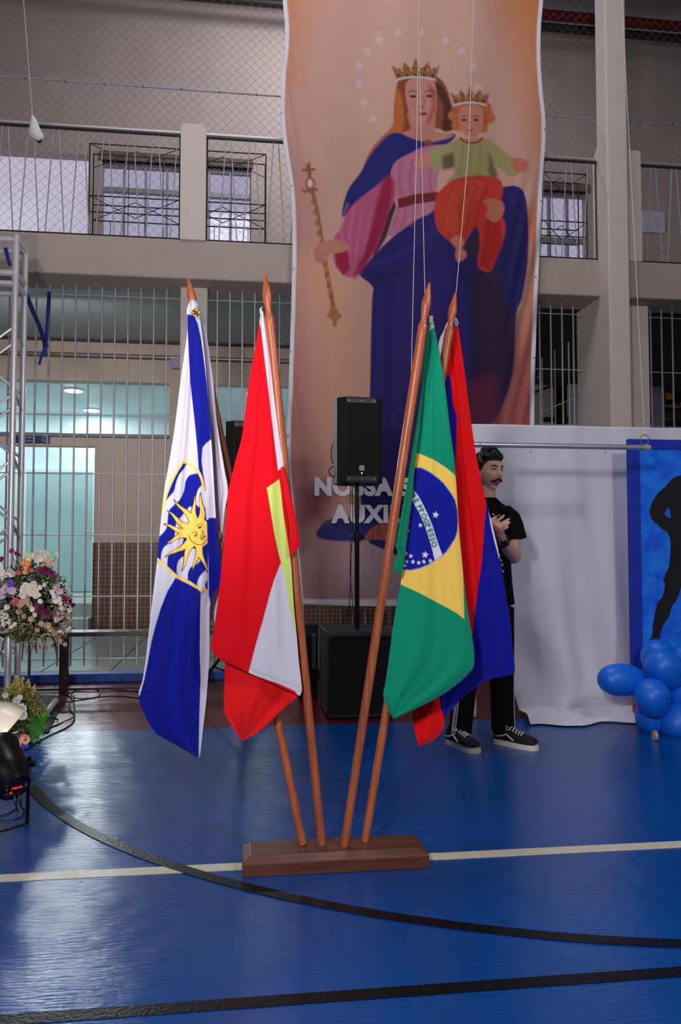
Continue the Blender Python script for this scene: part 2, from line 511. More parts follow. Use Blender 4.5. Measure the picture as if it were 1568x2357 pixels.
# dark band, pipe and light band under the ceiling
struct('trim_11', MB().box((xL, YB-.14, W(200, 812, YB-.14).z), (x4, YB, W(200, 786, YB-.14).z)), m_back)
struct('trim_12', MB().box((xL, YB-.05, W(200, 822, YB-.05).z), (x4, YB, W(200, 815, YB-.05).z)), mat('brown_trim_paint', (92, 78, 70), .6, noise=(8, .1)))
struct('trim_13', MB().box((xL, YB-.22, W(200, 784, YB-.22).z), (x4, YB, W(200, 768, YB-.22).z)), mat('dark_violet_grey_steel', (70, 60, 66), .6, noise=(8, .1)))
# transom frame
mf = mat('grey_green_frame_paint', (120, 128, 128), .5, noise=(9, .1))
for a, b in ((dx0, tx1), (x2, x3)):
    struct('window_1', MB().box((a, YB-.03, t0-.05), (b, YB+.22, t0), .005), mf)
# brown tiled dado
dz = bz_(1249)
struct('baseboard_back', MB().box((bx_(213, 1350), YB-.03, zt0), (x4, YB, dz), .003), tiles_mat('brown_wall_tiles', (106, 72, 50), (84, 57, 42), (164, 140, 116), .062))
for k, (a, b) in enumerate(((322, 340), (352, 372))):
    pass

# --- teal room behind
m_room = mat('pale_teal_wall_paint', (206, 226, 230), .7, noise=(1.5, .03))
m_rc = mat('pale_teal_ceiling_paint', (218, 232, 236), .6, noise=(1.5, .03))
RZ = .42; YR = 14.75
rm = MB()
rx0 = W(20, 1100, YR).x; rx1 = x3+.6
rc = 3.62
struct('wall_room', MB().box((rx0-.4, YR, RZ), (rx1, YR+.15, rc)), m_room)
struct('wall_room', MB().box((rx0-.6, YB+.2, RZ-.3), (rx0-.4, YR, rc)), m_room)
struct('wall_room', MB().box((rx1, YB+.2, RZ-.3), (rx1+.15, YR, rc)), m_room)
struct('ceiling', MB().box((rx0-.6, YB+.2, rc), (rx1+.15, YR+.15, rc+.1)), m_rc)
struct('floor', MB().box((rx0-.6, YB+.05, RZ-.2), (rx1, YR, RZ)), mat('pale_room_floor', (170, 186, 180), .3, noise=(3, .06)))
struct('trim_14', MB().box((dx0, YB-.32, .07), (dx1, YB+.05, .24), .006), mat('pale_step_tile', (176, 198, 204), .4, noise=(3, .05)))
struct('trim_15', MB().box((rx0-.4, YR-.02, RZ), (rx1, YR, RZ+.1)), mat('dark_blue_skirting', (10, 60, 96), .5, noise=(9, .1)))
# inner door
dl = W(62, 1200, YR).x; dr = W(214, 1200, YR).x; dtop = W(140, 1088, YR).z
dr_ = struct('door_1', MB().box((dl, YR-.05, RZ+.01), (dr, YR-.005, dtop), .006), mat('teal_door_paint', (158, 190, 192), .5, noise=(2, .05)))
mfr = mat('white_door_frame', (206, 228, 232), .5, noise=(3, .03))
MB().box((dl-.07, YR-.07, RZ), (dl, YR-.001, dtop+.07), .004).build('frame', mfr, dr_)
MB().box((dr, YR-.07, RZ), (dr+.07, YR-.001, dtop+.07), .004).build('frame', mfr, dr_)
MB().box((dl, YR-.07, dtop), (dr, YR-.001, dtop+.07), .004).build('frame', mfr, dr_)
hc = W(207, 1225, YR-.08)
h = MB().box((hc.x-.02, YR-.065, hc.z-.12), (hc.x+.02, YR-.05, hc.z+.1), .006).build('lock_plate', m_grey_m, dr_)
MB().tube([(hc.x, YR-.05, hc.z), (hc.x, YR-.1, hc.z), (hc.x-.11, YR-.1, hc.z)], .009).build('lever', m_grey_m, h)
# room ceiling lamps
m_lamp = mat('lit_round_lamp', (255, 255, 255), .5, emit=((236, 250, 255), 100))
m_ring = mat('white_lamp_ring', (235, 240, 240), .4)
for k, (px, py) in enumerate(((169, 900), (211, 945), (590, 905), (-60, 930))):
    r = ray(px, py); t = (rc-.02-CAM_H)/r.z; p = Vector((r.x*t, r.y*t, rc))
    e = empty('ceiling_lamp', p, ['round lit ceiling lamp nearer the transom in the teal room', 'round lit ceiling lamp deeper inside the teal room',
              'round lit ceiling lamp seen between the pier and the red flag', 'round lit ceiling lamp at the left end of the teal room'][k], 'lamp', 'round lamps in the teal room ceiling')
    if k < 2: light('ceiling_lamp_beam', 'SPOT', p+Vector((0, -.02, -.04)), FL(190, 1900), (400, 150)[k], (.86, .95, 1.0), .09, spot=44, blend=.5)
    MB().lathe(p, (0, 0, -1), [(0, .15), (.02, .15), (.022, .135)], 24).build('ring', m_ring, e)
    MB().lathe(p+Vector((0, 0, -.0225)), (0, 0, -1), [(0, .13), (.006, .12)], 24).build('diffuser', m_lamp, e)
light('room_light', 'AREA', (rx0+1.5, 13.3, rc-.05), (rx0+1.5, 13.3, 0), 16, (.9, .98, 1.0), 2.0, 2.2)
light('corridor_light', 'AREA', (-2.2, 8.6, 3.6), (-2.2, 11.0, .8), 40, (1.0, .96, .93), 1.2, .5)
light('shop_fill', 'AREA', (2.6, 9.6, 3.5), (2.6, 11.0, 1.6), 12, (.86, .82, 1.0), 1.2, .5)  # added fill with no visible source, lifts the pale posts behind the bars

# --- gallery rear wall with the wide window
zg0 = 4.14; zg1 = 9.4
g0, g1 = bx_(234, 450), bx_(578, 450); gz1 = bz_(372, 300)
a0, a1 = bx_(-200, 450), bx_(203, 450); az1 = bz_(350, 100)
r0, r1 = bx_(1180, 450), bx_(1352, 450); rz1 = bz_(440, 1300)
mbw = MB()
mbw.box((xL, YB, zg0), (a0, YB+.2, zg1)); mbw.box((a0, YB, az1), (a1, YB+.2, zg1)); mbw.box((a1, YB, zg0), (g0, YB+.2, zg1))
mbw.box((g0, YB, gz1), (g1, YB+.2, zg1)); mbw.box((g1, YB, zg0), (r0, YB+.2, zg1)); mbw.box((r0, YB, rz1), (r1, YB+.2, zg1))
mbw.box((r1, YB, zg0), (xR, YB+.2, zg1))
m_gal = mat('gallery_taupe_paint', (176, 162, 154), .85, noise=(1.2, .06), bump=(90, .2))
struct('wall_gallery', mbw, m_gal)
m_white_room = mat('lavender_white_paint', (206, 202, 214), .7, noise=(1.2, .04))
struct('wall_gallery', MB().box((xL, YB+.6, zg0), (xR, YB+.7, zg1)), mat('glowing_lavender_wall', (206, 202, 214), .7, noise=(1.2, .04), emit=((214, 208, 232), .55)))  # plain wall given emission in place of the light behind the gallery windows
m_frame_g = mat('grey_window_frame', (150, 146, 152), .5, .3, noise=(12, .06))
m_lintel = mat('brown_lintel', (104, 92, 86), .8, noise=(5, .1))
m_glass = mat('window_pane', (235, 235, 245), .06, trans=1.0)
def gallery_window(name, x0, x1, z1, py_mull):
    z0 = zg0
    fr = struct(name, MB().box((x0-.03, YB-.03, z1), (x1+.03, YB+.1, z1+.13), .004), m_lintel)
    MB().box((x0, YB+.05, z1-.07), (x1, YB+.12, z1), .004).build('frame', m_frame_g, fr)
    nn = max(2, int(round((x1-x0)/.31)))
    for k in range(nn+1):
        x = x0+(x1-x0)*k/nn
        MB().box((x-.016, YB+.05, z0), (x+.016, YB+.11, z1-.07)).build('mullion', m_frame_g, fr)
    zm = bz_(py_mull)
    MB().box((x0, YB+.045, zm-.04), (x1, YB+.125, zm+.03)).build('transom_bar', m_frame_g, fr)
    for k in range(nn):
        xa = x0+(x1-x0)*k/nn+.016; xb = x0+(x1-x0)*(k+1)/nn-.016
        for za, zz in ((z0, zm-.04), (zm+.03, z1-.07)):
            MB().box((xa, YB+.075, za), (xb, YB+.081, zz)).build('pane', m_glass, fr)
    return fr
gallery_window('window_2', g0, g1, gz1, 428)
gallery_window('window_3', r0, r1, rz1, 492)
# pale patch on the right of the gallery wall
pt = MB().box((bx_(1478, 510), YB-.02, bz_(536, 1500)), (bx_(1530, 510), YB, bz_(487, 1500)), .003)
pt.thing('notice_board', m_white_room, 'small blank pale rectangular board on gallery wall right of the column', 'board')
# lower right interior: dark shop with white posts
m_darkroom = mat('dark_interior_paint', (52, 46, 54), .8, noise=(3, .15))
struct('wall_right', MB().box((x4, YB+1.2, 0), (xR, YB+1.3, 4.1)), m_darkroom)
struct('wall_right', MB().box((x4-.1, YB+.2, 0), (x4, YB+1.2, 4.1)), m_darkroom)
m_lav = mat('lavender_post_paint', (170, 160, 178), .6, noise=(4, .08))
YS = YB-.1
zlt, zlb = W(1320, 805, YS).z, W(1320, 842, YS).z
struct('trim_16', MB().box((x4-.3, YS, zlb), (xR, YS+.12, zlt), .006), m_lav)
for a, b in ((1312, 1334), (1503, 1530)):
    struct('trim_17', MB().box((W(a, 900, YS).x, YS+.0, .07), (W(b, 900, YS).x, YS+.12, zlb+.001), .006), m_lav)
struct('trim_18', MB().prism([W(1240, 870, YS-.5), W(1352, 750, YS-.5), W(1352, 744, YS-.5), W(1240, 862, YS-.5)], (0, .05, 0)), m_lav)
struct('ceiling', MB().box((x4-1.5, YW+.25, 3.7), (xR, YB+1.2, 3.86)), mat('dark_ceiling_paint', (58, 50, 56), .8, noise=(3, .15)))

# --- roof beams above the gallery and roof sheet
m_maroon = mat('maroon_steel', (104, 12, 20), .5, .2, noise=(6, .15))
YT = 11.2
def rb(py_l, thick, y, m, name, px=1300):
    z = W(px, py_l, y).z
    o = MB().tube([(xL, y, z), (xR, y, z)], thick, 10).build(name, m, None, True); o['kind'] = 'structure'; return o
rb(38, .075, YT, m_maroon, 'trim_19'); rb(66, .06, YT-.05, m_dark_m, 'trim_20')
zc = W(1300, -40, 8).z
struct('ceiling', MB().prism([(-7, -1.5, 10.6), (-7, 13, 9.6), (-7, 13, 9.7), (-7, -1.5, 10.7)], (16, 0, 0)), mat('roof_sheet', (120, 112, 112), .6, .2, noise=(2, .1)))

# ================================================================== RAILINGS, GRILLES, NET
YG = YW+.10
BARS = []
def bar_x(k, py=1000):
    return W(84+30.1*k, py, YG).x
def grille(name, label, ks, z0, z1, rails, x0=None, x1=None):
    """vertical bars 11.6 cm apart welded to horizontal rods"""
    xs = [GX0+GP*k for k in ks]
    xa = x0 if x0 is not None else xs[0]-.06; xb = x1 if x1 is not None else xs[-1]+.06
    e = empty(name, ((xa+xb)/2, YG, z0), label, 'window grille', 'steel grilles of the lower openings')
    for x in xs:
        if x < xa or x > xb: continue
        o = MB().tube([(x, YG, z0), (x, YG, z1)], .0085, 6).build('bar', m_grey_m, e)
    for z in rails:
        MB().tube([(xa, YG+.011, z), (xb, YG+.011, z)], .0055, 6).build('rod', m_grey_m, e)
    return e
GX0 = W(84, 700, YG).x; GP = (W(384, 700, YG).x-GX0)/10
gz0, gz1_ = W(200, 1533, YG).z, W(200, 652, YG).z
rails = [W(200, y, YG).z for y in (679, 817, 955, 1090, 1231, 1373, 1517)]
grille('window_grille', 'long upright steel bar grille in the lower opening left of the pier', range(-14, 11), gz0, gz1_, rails, -3.4, pa0-.01)
k0 = int(math.ceil((pa1+.03-GX0)/GP))
grille('window_grille', 'upright steel bar grille between the left pier and the column, partly behind the banner', range(k0, k0+31), gz0, gz1_, rails, pa1+.02, c0-.005)
xr_ = xw(1497, 850)
k1 = int(math.ceil((xr_+.02-GX0)/GP))
gg = grille('window_grille', 'upright steel bar grille in the lower opening right of the column', range(k1, k1+14), gz0, gz1_, rails, xr_+.005, xr_+1.6)
# grille running back into the corridor beside the column
xs_ = xw(1352, 800)+.02
e = empty('side_grille', (xs_, YW+1.2, .08), 'steel bar grille running back into the corridor beside the column', 'window grille')
for k in range(7):
    y = YW+.35+k*.33
    xq = xs_-.06-k*.012
    MB().tube([(xq, y, .08), (xq, y, 3.3+.0*k)], .0085, 6).build('bar', m_grey_m, e)
for z in (.5, 1.6, 2.7):
    MB().tube([(xs_-.06, YW+.3, z), (xs_-.13, YW+2.4, z)], .006, 6).build('rod', m_grey_m, e)
# inclined handrail of the stair behind
MB().tube([W(1225, 905, YW+1.2), W(1352, 858, YW+1.2)], .013, 8).thing('handrail', m_dark_m, 'thin dark sloping handrail seen through the bars left of the column', 'handrail')

# gallery railings: zigzag rods between two rails
YRAIL = YM_+.04
def railing(label, x0, x1, ph=0.0, y=YRAIL):
    ztop = zr; zbt = zb1+.02
    e = empty('gallery_railing', ((x0+x1)/2, y, zb1), label, 'railing', 'zigzag rod railings along the gallery')
    MB().tube([(x0, y, ztop), (x1, y, ztop)], .013, 8).build('top_rail', m_grey_m, e)
    MB().box((x0, y-.012, ztop-.038), (x1, y+.012, ztop-.022)).build('top_rail', m_dark_m, e)
    MB().box((x0, y-.012, zbt-.012), (x1, y+.012, zbt)).build('bottom_rail', m_dark_m, e)
    p = RP; k = math.ceil((x0-RX0)/p)
    ks = range(k-1, int((x1-RX0)/p)+2)
    for k in ks:
        xc = RX0+k*p
        for sgn in (-1, 1):
            xt, xb = xc+sgn*.022, xc+sgn*(p/2-.028)
            if min(xt, xb) < x0+.01 or max(xt, xb) > x1-.01: continue
            MB().tube([(xt, y, ztop-.03), (xb, y, zbt)], .0055, 6).build('rod', m_grey_m, e)
    for x in (x0+.008, x1-.008):
        MB().tube([(x, y, zbt), (x, y, ztop-.02)], .007, 6).build('rod', m_dark_m, e)
RX0 = W(71, 300, YRAIL).x; RP = W(129.5, 300, YRAIL).x-RX0
railing('zigzag rod gallery railing left of the small pier, passing the white cloth', -3.6, pu0)
railing('zigzag rod gallery railing between the small pier and the banner', pu1, c0-.005)
railing('zigzag rod gallery railing right of the tall column', q1, q1+2.2)
# tension pipe across the gallery opening
YP = YW+.0
zp = W(300, 197, YM_+.05).z
pm = mat('lavender_steel_pipe', (150, 146, 166), .5, .3, noise=(9, .1))
for a, b, lab in ((-3.8, c0-.05, 'thin grey pipe strung across the gallery opening left of the tall column'), (c1+.05, 5.6, 'thin grey pipe strung across the gallery opening right of the tall column')):
    mb = MB().tube([(a, YM_+.05, zp), (b, YM_+.05, zp)], .0085, 8)
    e = mb.thing('tension_pipe', pm, lab, 'pipe', None, True)
    kk = 0
    x = a+.2
    tie = MB()
    while x < b-.2:
        tie.tube([(x-.004, YM_+.05, zp), (x+.004, YM_+.05, zp)], .0105, 8); x += .34
    o = tie.build('tie', m_dark_m, e); o['kind'] = 'stuff'
# lattice frames standing on the gallery in front of the windows
def lattice(x0, x1, label):
    y = YB-1.15
    e = empty('lattice_frame', ((x0+x1)/2, y, zg0), label, 'frame', 'welded lattice frames on the gallery')
    def Z(py): return W(300, py, y).z
    zt, zt2, zm1, zm2, zb = Z(336), Z(353), Z(455), Z(492), zg0
    t = .009
    for dy in (0, .28):
        for z in (zt, zm1, zm2): MB().tube([(x0, y+dy, z), (x1, y+dy, z)], t, 5).build('rod', m_dark_m, e)
        for x in (x0, x1): MB().tube([(x, y+dy, zb), (x, y+dy, zt)], t, 5).build('post', m_dark_m, e)
    n = max(2, int((x1-x0)/1.0)); 
    for k in range(n):
        xa = x0+(x1-x0)*k/n; xb = x0+(x1-x0)*(k+1)/n; xm = (xa+xb)/2
        for za, zb_ in ((zt, Z(368)), (zm1, zm2)):
            MB().tube([(xa, y, za), (xm, y+.14, zb_), (xb, y, za)], .006, 5).build('brace', m_dark_m, e)
            MB().tube([(xa, y+.28, zb_), (xm, y+.14, za), (xb, y+.28, zb_)], .006, 5).build('brace', m_dark_m, e)
    nb = int((x1-x0)/.21)
    for k in range(1, nb):
        x = x0+(x1-x0)*k/nb
        MB().tube([(x, y+.28, zb), (x, y+.28, zm2 if k % 2 else zt)], .005, 5).build('rod', m_dark_m, e)
lattice(W(206, 400, YB-1.15).x, W(612, 400, YB-1.15).x, 'wide welded lattice frame in front of the bright gallery window left of the banner')
lattice(W(1150, 400, YB-1.15).x, W(1350, 400, YB-1.15).x, 'welded lattice frame in front of the gallery window beside the column')

# protective netting, knotted diamonds, in three bays
m_net = mat('grey_nylon_net', (112, 100, 98), .8)
def net(x0, x1, z0, z1, label, c=.0615):
    """diamond strands clipped to a rectangle; one tube per diagonal"""
    mb = MB(); y0 = YM_+.13
    def sag(x, z): return y0 + .03*math.sin(x*1.3+z*.9)
    step = c*1.414
    for sgn in (1, -1):
        a = (x0-sgn*z0 if sgn > 0 else x0+z0); 
        lo = min(x0-sgn*z for z in (z0, z1)); hi = max(x1-sgn*z for z in (z0, z1))
        s_ = math.floor(lo/step)*step
        while s_ < hi:
            # line x = s_ + sgn*z
            za, zb = z0, z1
            if sgn > 0: za = max(za, x0-s_); zb = min(zb, x1-s_)
            else: za = max(za, s_-x1); zb = min(zb, s_-x0)
            if zb-za > .03:
                nn = max(1, int((zb-za)/.6))
                mb.tube([(s_+sgn*z, sag(s_+sgn*z, z), z) for z in [za+(zb-za)*k/nn for k in range(nn+1)]], .0012, 3, cap=False)
            s_ += step
    o = mb.build('safety_net', m_net, None, fix=False)
    tag(o, label, 'net', None, 'stuff')
znt = W(300, -60, YM_).z+.5
net(-3.5, pu0+.03, zb1+.02, znt, 'diamond mesh safety net over the gallery left of the banner')
net(pu0+.035, c0-.02, zb1+.02, znt, 'diamond mesh safety net over the gallery behind the banner')
net(c1+.02, 5.0, zb1+.02, znt, 'diamond mesh safety net over the gallery right of the column')

# ================================================================== BANNER
YBN = 7.02
Bp = Paint((214, 160, 140))
def g(c, k=1.0): return tuple(min(255, v*k) for v in c)
# ground: warm glow, orange corners, pink foot
Bp.ell((940, 330), 330, 560, (226, 178, 156), 420)
Bp.poly([(1130, -60), (1300, -60), (1300, 420), (1250, 380), (1215, 210), (1180, 80)], (222, 140, 84), 110)
Bp.poly([(600, -60), (730, -60), (690, 60), (668, 170), (600, 260)], (226, 150, 108), 110)
Bp.poly([(640, 330), (700, 430), (700, 700), (760, 1000), (720, 1240), (640, 1240)], (196, 132, 128), 120)
Bp.poly([(690, 600), (840, 560), (850, 900), (790, 1100), (740, 1000)], (232, 176, 146), 90)
Bp.poly([(1200, 500), (1270, 440), (1260, 990), (1130, 990), (1190, 820), (1225, 640)], (220, 132, 100), 40)
Bp.poly([(1180, 820), (1240, 760), (1260, 1000), (1120, 1010)], (196, 106, 104), 60)
Bp.poly([(640, 1240), (1260, 1240), (1260, 1400), (640, 1400)], (196, 152, 150), 60)
Bp.poly([(820, 1250), (940, 1250), (960, 1390), (800, 1390)], (196, 170, 176), 70)
# pale stars round the head
for x, y in ((872, 92), (916, 75), (970, 75), (1025, 93), (1063, 118), (1089, 153), (845, 118), (827, 152), (827, 192), (838, 235), (860, 275), (1100, 200)):
    Bp.star((x, y), 12, (226, 206, 208), 6, .45, 2.5, alpha=.8)
# hair falling behind the shoulders
Bp.poly([(918, 180), (908, 240), (905, 290), (880, 315), (855, 345), (838, 385), (875, 355), (930, 320), (960, 290), (1030, 300), (1052, 290), (1040, 240), (1022, 190), (990, 172), (940, 172)], (148, 74, 36), 5, 5)
Bp.poly([(912, 210), (906, 285), (870, 330), (850, 372), (900, 330), (930, 290), (924, 220)], (206, 112, 46), 7, 4)
Bp.poly([(1000, 200), (1022, 250), (1018, 300), (1045, 292), (1036, 235), (1015, 195)], (86, 40, 34), 6, 4)
# robe: mantle, skirt, dress
Bp.poly([(905, 306), (862, 345), (828, 400), (800, 440), (788, 500), (830, 470), (900, 430), (960, 400), (985, 370), (1050, 310), (960, 318)], (30, 34, 122), 3, 5)
Bp.poly([(850, 600), (905, 545), (990, 480), (1060, 470), (1160, 430), (1205, 440), (1216, 520), (1214, 610), (1200, 690), (1188, 725), (1180, 860), (1150, 950), (1125, 1000), (1120, 1250), (850, 1250), (852, 900), (856, 700), (858, 660), (826, 630)], (40, 30, 112), 3, 3)
Bp.poly([(1080, 620), (1160, 620), (1190, 720), (1185, 850), (1150, 950), (1130, 980), (1060, 985), (1090, 830)], (50, 28, 62), 30)
Bp.poly([(1130, 470), (1210, 470), (1214, 600), (1200, 690), (1170, 720), (1150, 640)], (32, 30, 104), 14)
Bp.poly([(1080, 880), (1140, 860), (1150, 975), (1060, 985)], (100, 30, 66), 30)
for k, (x, tp) in enumerate(((880, 690), (915, 650), (950, 640), (990, 640), (1035, 640), (1065, 660))):
    Bp.stroke([(x, tp), (x-6+k*2, tp+150), (x-10+k*4, 980)], 9, (58, 44, 138), 16, 3, .5)
Bp.stroke([(850, 612), (930, 580), (1020, 520)], 8, (62, 50, 150), 14, 3, .6)
Bp.stroke([(860, 640), (950, 620), (1040, 560)], 8, (26, 18, 74), 14, 3, .7)
# dress bodice and belt
Bp.poly([(905, 380), (900, 440), (918, 470), (895, 545), (960, 505), (1000, 480), (1010, 400), (1040, 340), (990, 335), (950, 350)], (206, 128, 156), 3, 4)
for x in (925, 950, 975, 995): Bp.stroke([(x, 372), (x-6, 420), (x+2, 455)], 5, (168, 62, 104), 7, 3, .55)
for x in (915, 935, 955): Bp.stroke([(x, 480), (x-8, 520)], 5, (176, 72, 112), 7, alpha=.55)
Bp.poly([(915, 458), (960, 446), (1010, 442), (1010, 462), (955, 470), (918, 480)], (122, 36, 48), 2)
# shadowed side between sleeve and body
Bp.poly([(900, 425), (912, 475), (890, 545), (858, 600), (872, 500), (880, 440)], (52, 26, 58), 6)
# sleeve and hand holding a staff
Bp.poly([(900, 410), (850, 440), (805, 480), (785, 525), (770, 545), (766, 575), (772, 610), (790, 632), (812, 638), (840, 610), (872, 560), (890, 500), (908, 460)], (206, 96, 138), 3, 4)
Bp.poly([(880, 420), (905, 412), (900, 470), (872, 560), (835, 620), (815, 636), (850, 540)], (170, 24, 76), 12, 3)
Bp.poly([(772, 580), (800, 575), (806, 620), (790, 634), (774, 610)], (176, 30, 74), 5)
for a in range(4): Bp.stroke([(800+a*18, 470+a*4), (786+a*20, 520+a*6), (792+a*14, 570+a*6)], 4, (226, 140, 172), 7, 4, .5)
Bp.stroke([(708, 382), (720, 440), (733, 500), (742, 560), (755, 640), (766, 700), (771, 748)], 9, (176, 112, 66), 3, 4)
Bp.stroke([(712, 440), (728, 500), (740, 560), (752, 620), (762, 680)], 3, (226, 180, 130), 3, 4, .7)
for q in range(12): Bp.ell((716+q*4.6, 440+q*24), 5.5, 8, (150, 88, 48), 3, .2, .6)
Bp.ell((714, 422), 12, 15, (176, 110, 70), 3); Bp.ell((714, 422), 6, 9, (226, 216, 210), 3)
Bp.stroke([(698, 392), (724, 390)], 5, (150, 90, 52), 2); Bp.stroke([(712, 376), (714, 404)], 5, (150, 90, 52), 2)
Bp.stroke([(700, 440), (728, 436)], 8, (160, 100, 60), 3); Bp.poly([(752, 728), (768, 700), (788, 730), (776, 738), (771, 754), (766, 738)], (186, 126, 80), 3)
Bp.poly([(722, 575), (740, 558), (768, 552), (800, 560), (802, 574), (780, 582), (760, 584), (752, 600), (738, 606), (726, 598)], (214, 140, 118), 3, 4)
for q in range(3): Bp.stroke([(730+q*7, 580), (728+q*8, 603)], 1.6, (168, 84, 72), 2, alpha=.7)
# face and neck
Bp.poly([(940, 255), (1000, 255), (1003, 300), (1045, 312), (1000, 326), (960, 322), (925, 306), (945, 296)], (206, 138, 118), 4, 4)
Bp.poly([(933, 200), (938, 245), (952, 280), (972, 292), (990, 284), (1004, 255), (1005, 210), (996, 186), (965, 178), (942, 184)], (216, 148, 128), 3, 4)
Bp.poly([(985, 190), (1005, 210), (1004, 255), (990, 284), (980, 288), (995, 240)], (182, 98, 84), 9)
Bp.stroke([(940, 213), (950, 209), (962, 213)], 2.4, (112, 60, 46), 1.6, 3); Bp.stroke([(978, 212), (988, 208), (1000, 212)], 2.4, (112, 60, 46), 1.6, 3)
Bp.ell((951, 222), 8, 3.2, (70, 40, 38), 2); Bp.ell((988, 221), 8, 3.2, (70, 40, 38), 2)
Bp.stroke([(974, 220), (977, 240), (970, 247), (978, 249)], 2.2, (164, 88, 74), 2.5, 3)
Bp.ell((974, 262), 10, 3.6, (166, 44, 50), 2)
Bp.ell((950, 240), 9, 8, (224, 130, 116), 9, alpha=.6)
# brooch
Bp.star((986, 329), 11, (156, 74, 54), 8, .6, 2)
# the child: tunic, arms, cloth, legs
Bp.ell((1086, 262), 47, 42, (190, 96, 44), 9)
for q in range(9): Bp.ell((1086+44*math.cos(q*.8+2.4), 268+34*math.sin(q*.8+2.4)), 11, 11, (206, 116, 56), 4)
Bp.poly([(1056, 260), (1060, 295), (1075, 312), (1092, 316), (1108, 300), (1114, 265), (1104, 244), (1070, 244)], (220, 138, 116), 3, 4)
Bp.ell((1068, 276), 6, 3, (74, 38, 36), 2); Bp.ell((1096, 276), 6, 3, (74, 38, 36), 2)
Bp.stroke([(1061, 268), (1075, 267)], 2, (140, 74, 54), 1.6); Bp.stroke([(1090, 267), (1104, 268)], 2, (140, 74, 54), 1.6)
Bp.stroke([(1083, 280), (1081, 292)], 2, (176, 92, 78), 2); Bp.ell((1083, 300), 6, 2.6, (176, 52, 52), 2)
Bp.poly([(1060, 320), (1020, 335), (980, 352), (990, 385), (1010, 390), (1040, 372), (1046, 400), (1032, 425), (1140, 420), (1128, 370), (1170, 405), (1195, 398), (1188, 372), (1150, 340), (1120, 320)], (172, 166, 106), 3, 3)
Bp.poly([(1018, 360), (1044, 350), (1046, 385), (1020, 392)], (118, 94, 70), 8)
Bp.poly([(1126, 350), (1146, 400), (1138, 420), (1124, 400)], (128, 108, 76), 8)
for x in (1066, 1086, 1106): Bp.stroke([(x, 335), (x-4, 380), (x-8, 415)], 4, (140, 132, 80), 7, 3, .5)
Bp.stroke([(1060, 318), (1074, 328), (1098, 328), (1111, 318)], 5, (196, 40, 40), 2, 3)
Bp.poly([(956, 370), (972, 356), (990, 358), (992, 376), (974, 386), (960, 384)], (222, 140, 124), 3, 3)
for q in range(3): Bp.stroke([(975, 366+q*6), (956, 372+q*7)], 2.4, (222, 140, 124), 2)
Bp.poly([(1180, 366), (1200, 364), (1214, 374), (1208, 394), (1190, 396), (1180, 384)], (216, 120, 100), 3, 3)
for q in range(3): Bp.stroke([(1196, 372+q*7), (1217, 376+q*8)], 2.4, (216, 120, 100), 2)
Bp.poly([(1050, 412), (1100, 404), (1148, 412), (1158, 440), (1150, 480), (1164, 520), (1156, 560), (1140, 600), (1128, 626), (1100, 612), (1104, 560), (1096, 520), (1070, 560), (1055, 568), (1030, 552), (1004, 520), (1002, 460), (1020, 432)], (216, 62, 40), 3, 4)
Bp.poly([(1120, 500), (1150, 500), (1156, 560), (1128, 624), (1104, 612), (1112, 560)], (190, 30, 24), 10)
for q in range(5): Bp.stroke([(1060+q*14, 418), (1036+q*12, 470), (1028+q*8, 530)], 5, (236, 104, 64), 9, 4, .55)
for q in range(3): Bp.stroke([(1080+q*20, 430), (1060+q*22, 480), (1060+q*14, 530)], 5, (160, 26, 24), 9, 4, .5)
Bp.poly([(1040, 548), (1058, 542), (1070, 556), (1062, 572), (1044, 566)], (222, 132, 110), 4, 3)
Bp.poly([(1052, 570), (1070, 576), (1074, 590), (1056, 604), (1048, 590)], (222, 132, 110), 4, 3)
Bp.poly([(1072, 560), (1102, 540), (1104, 580), (1084, 596)], (60, 44, 46), 10)
Bp.poly([(1112, 462), (1135, 457), (1158, 466), (1160, 490), (1140, 512), (1118, 498), (1124, 480)], (206, 122, 96), 3, 4)
# crowns
def crown(cx, cy, wd, ht):
    Bp.poly([(cx-wd*.78, cy), (cx-wd, cy-ht*.75), (cx-wd*.62, cy-ht*.45), (cx-wd*.45, cy-ht*.9), (cx-wd*.18, cy-ht*.5), (cx, cy-ht*1.15), (cx+wd*.2, cy-ht*.5), (cx+wd*.5, cy-ht*.9), (cx+wd*.66, cy-ht*.45), (cx+wd, cy-ht*.75), (cx+wd*.8, cy), (cx, cy-ht*.14)], (164, 106, 58), 3)
    for q in range(9):
        x = cx-wd*.7+q*wd*.175
        Bp.ell((x, cy-ht*(.22+.3*(q % 2))), wd*.06, wd*.06, (226, 190, 130) if q % 2 else (40, 22, 62), 2)
        Bp.ell((x+2, cy-ht*.55), wd*.05, wd*.05, (92, 50, 34), 2, alpha=.8)
    Bp.stroke([(cx-wd*.78, cy), (cx-wd*.3, cy-ht*.13), (cx+wd*.3, cy-ht*.13), (cx+wd*.8, cy)], 4.5, (222, 208, 200), 2, 4)
crown(957, 184, 56, 46); crown(1082, 242, 46, 40)
# foot of the picture
Bp.poly([(735, 1215), (760, 1195), (830, 1190), (900, 1195), (1000, 1200), (1000, 1240), (900, 1240), (800, 1246), (745, 1242), (728, 1232)], (52, 52, 128), 5, 4)
Bp.poly([(842, 1232), (858, 1214), (880, 1204), (920, 1200), (960, 1210), (960, 1240), (850, 1242)], (196, 104, 92), 4, 4)
for q in range(4): Bp.stroke([(848+q*10, 1226-q*2), (850+q*10, 1240)], 2, (140, 56, 52), 2)
Bp.poly([(690, 1130), (745, 1110), (760, 1150), (745, 1200), (700, 1200)], (150, 90, 96), 40)
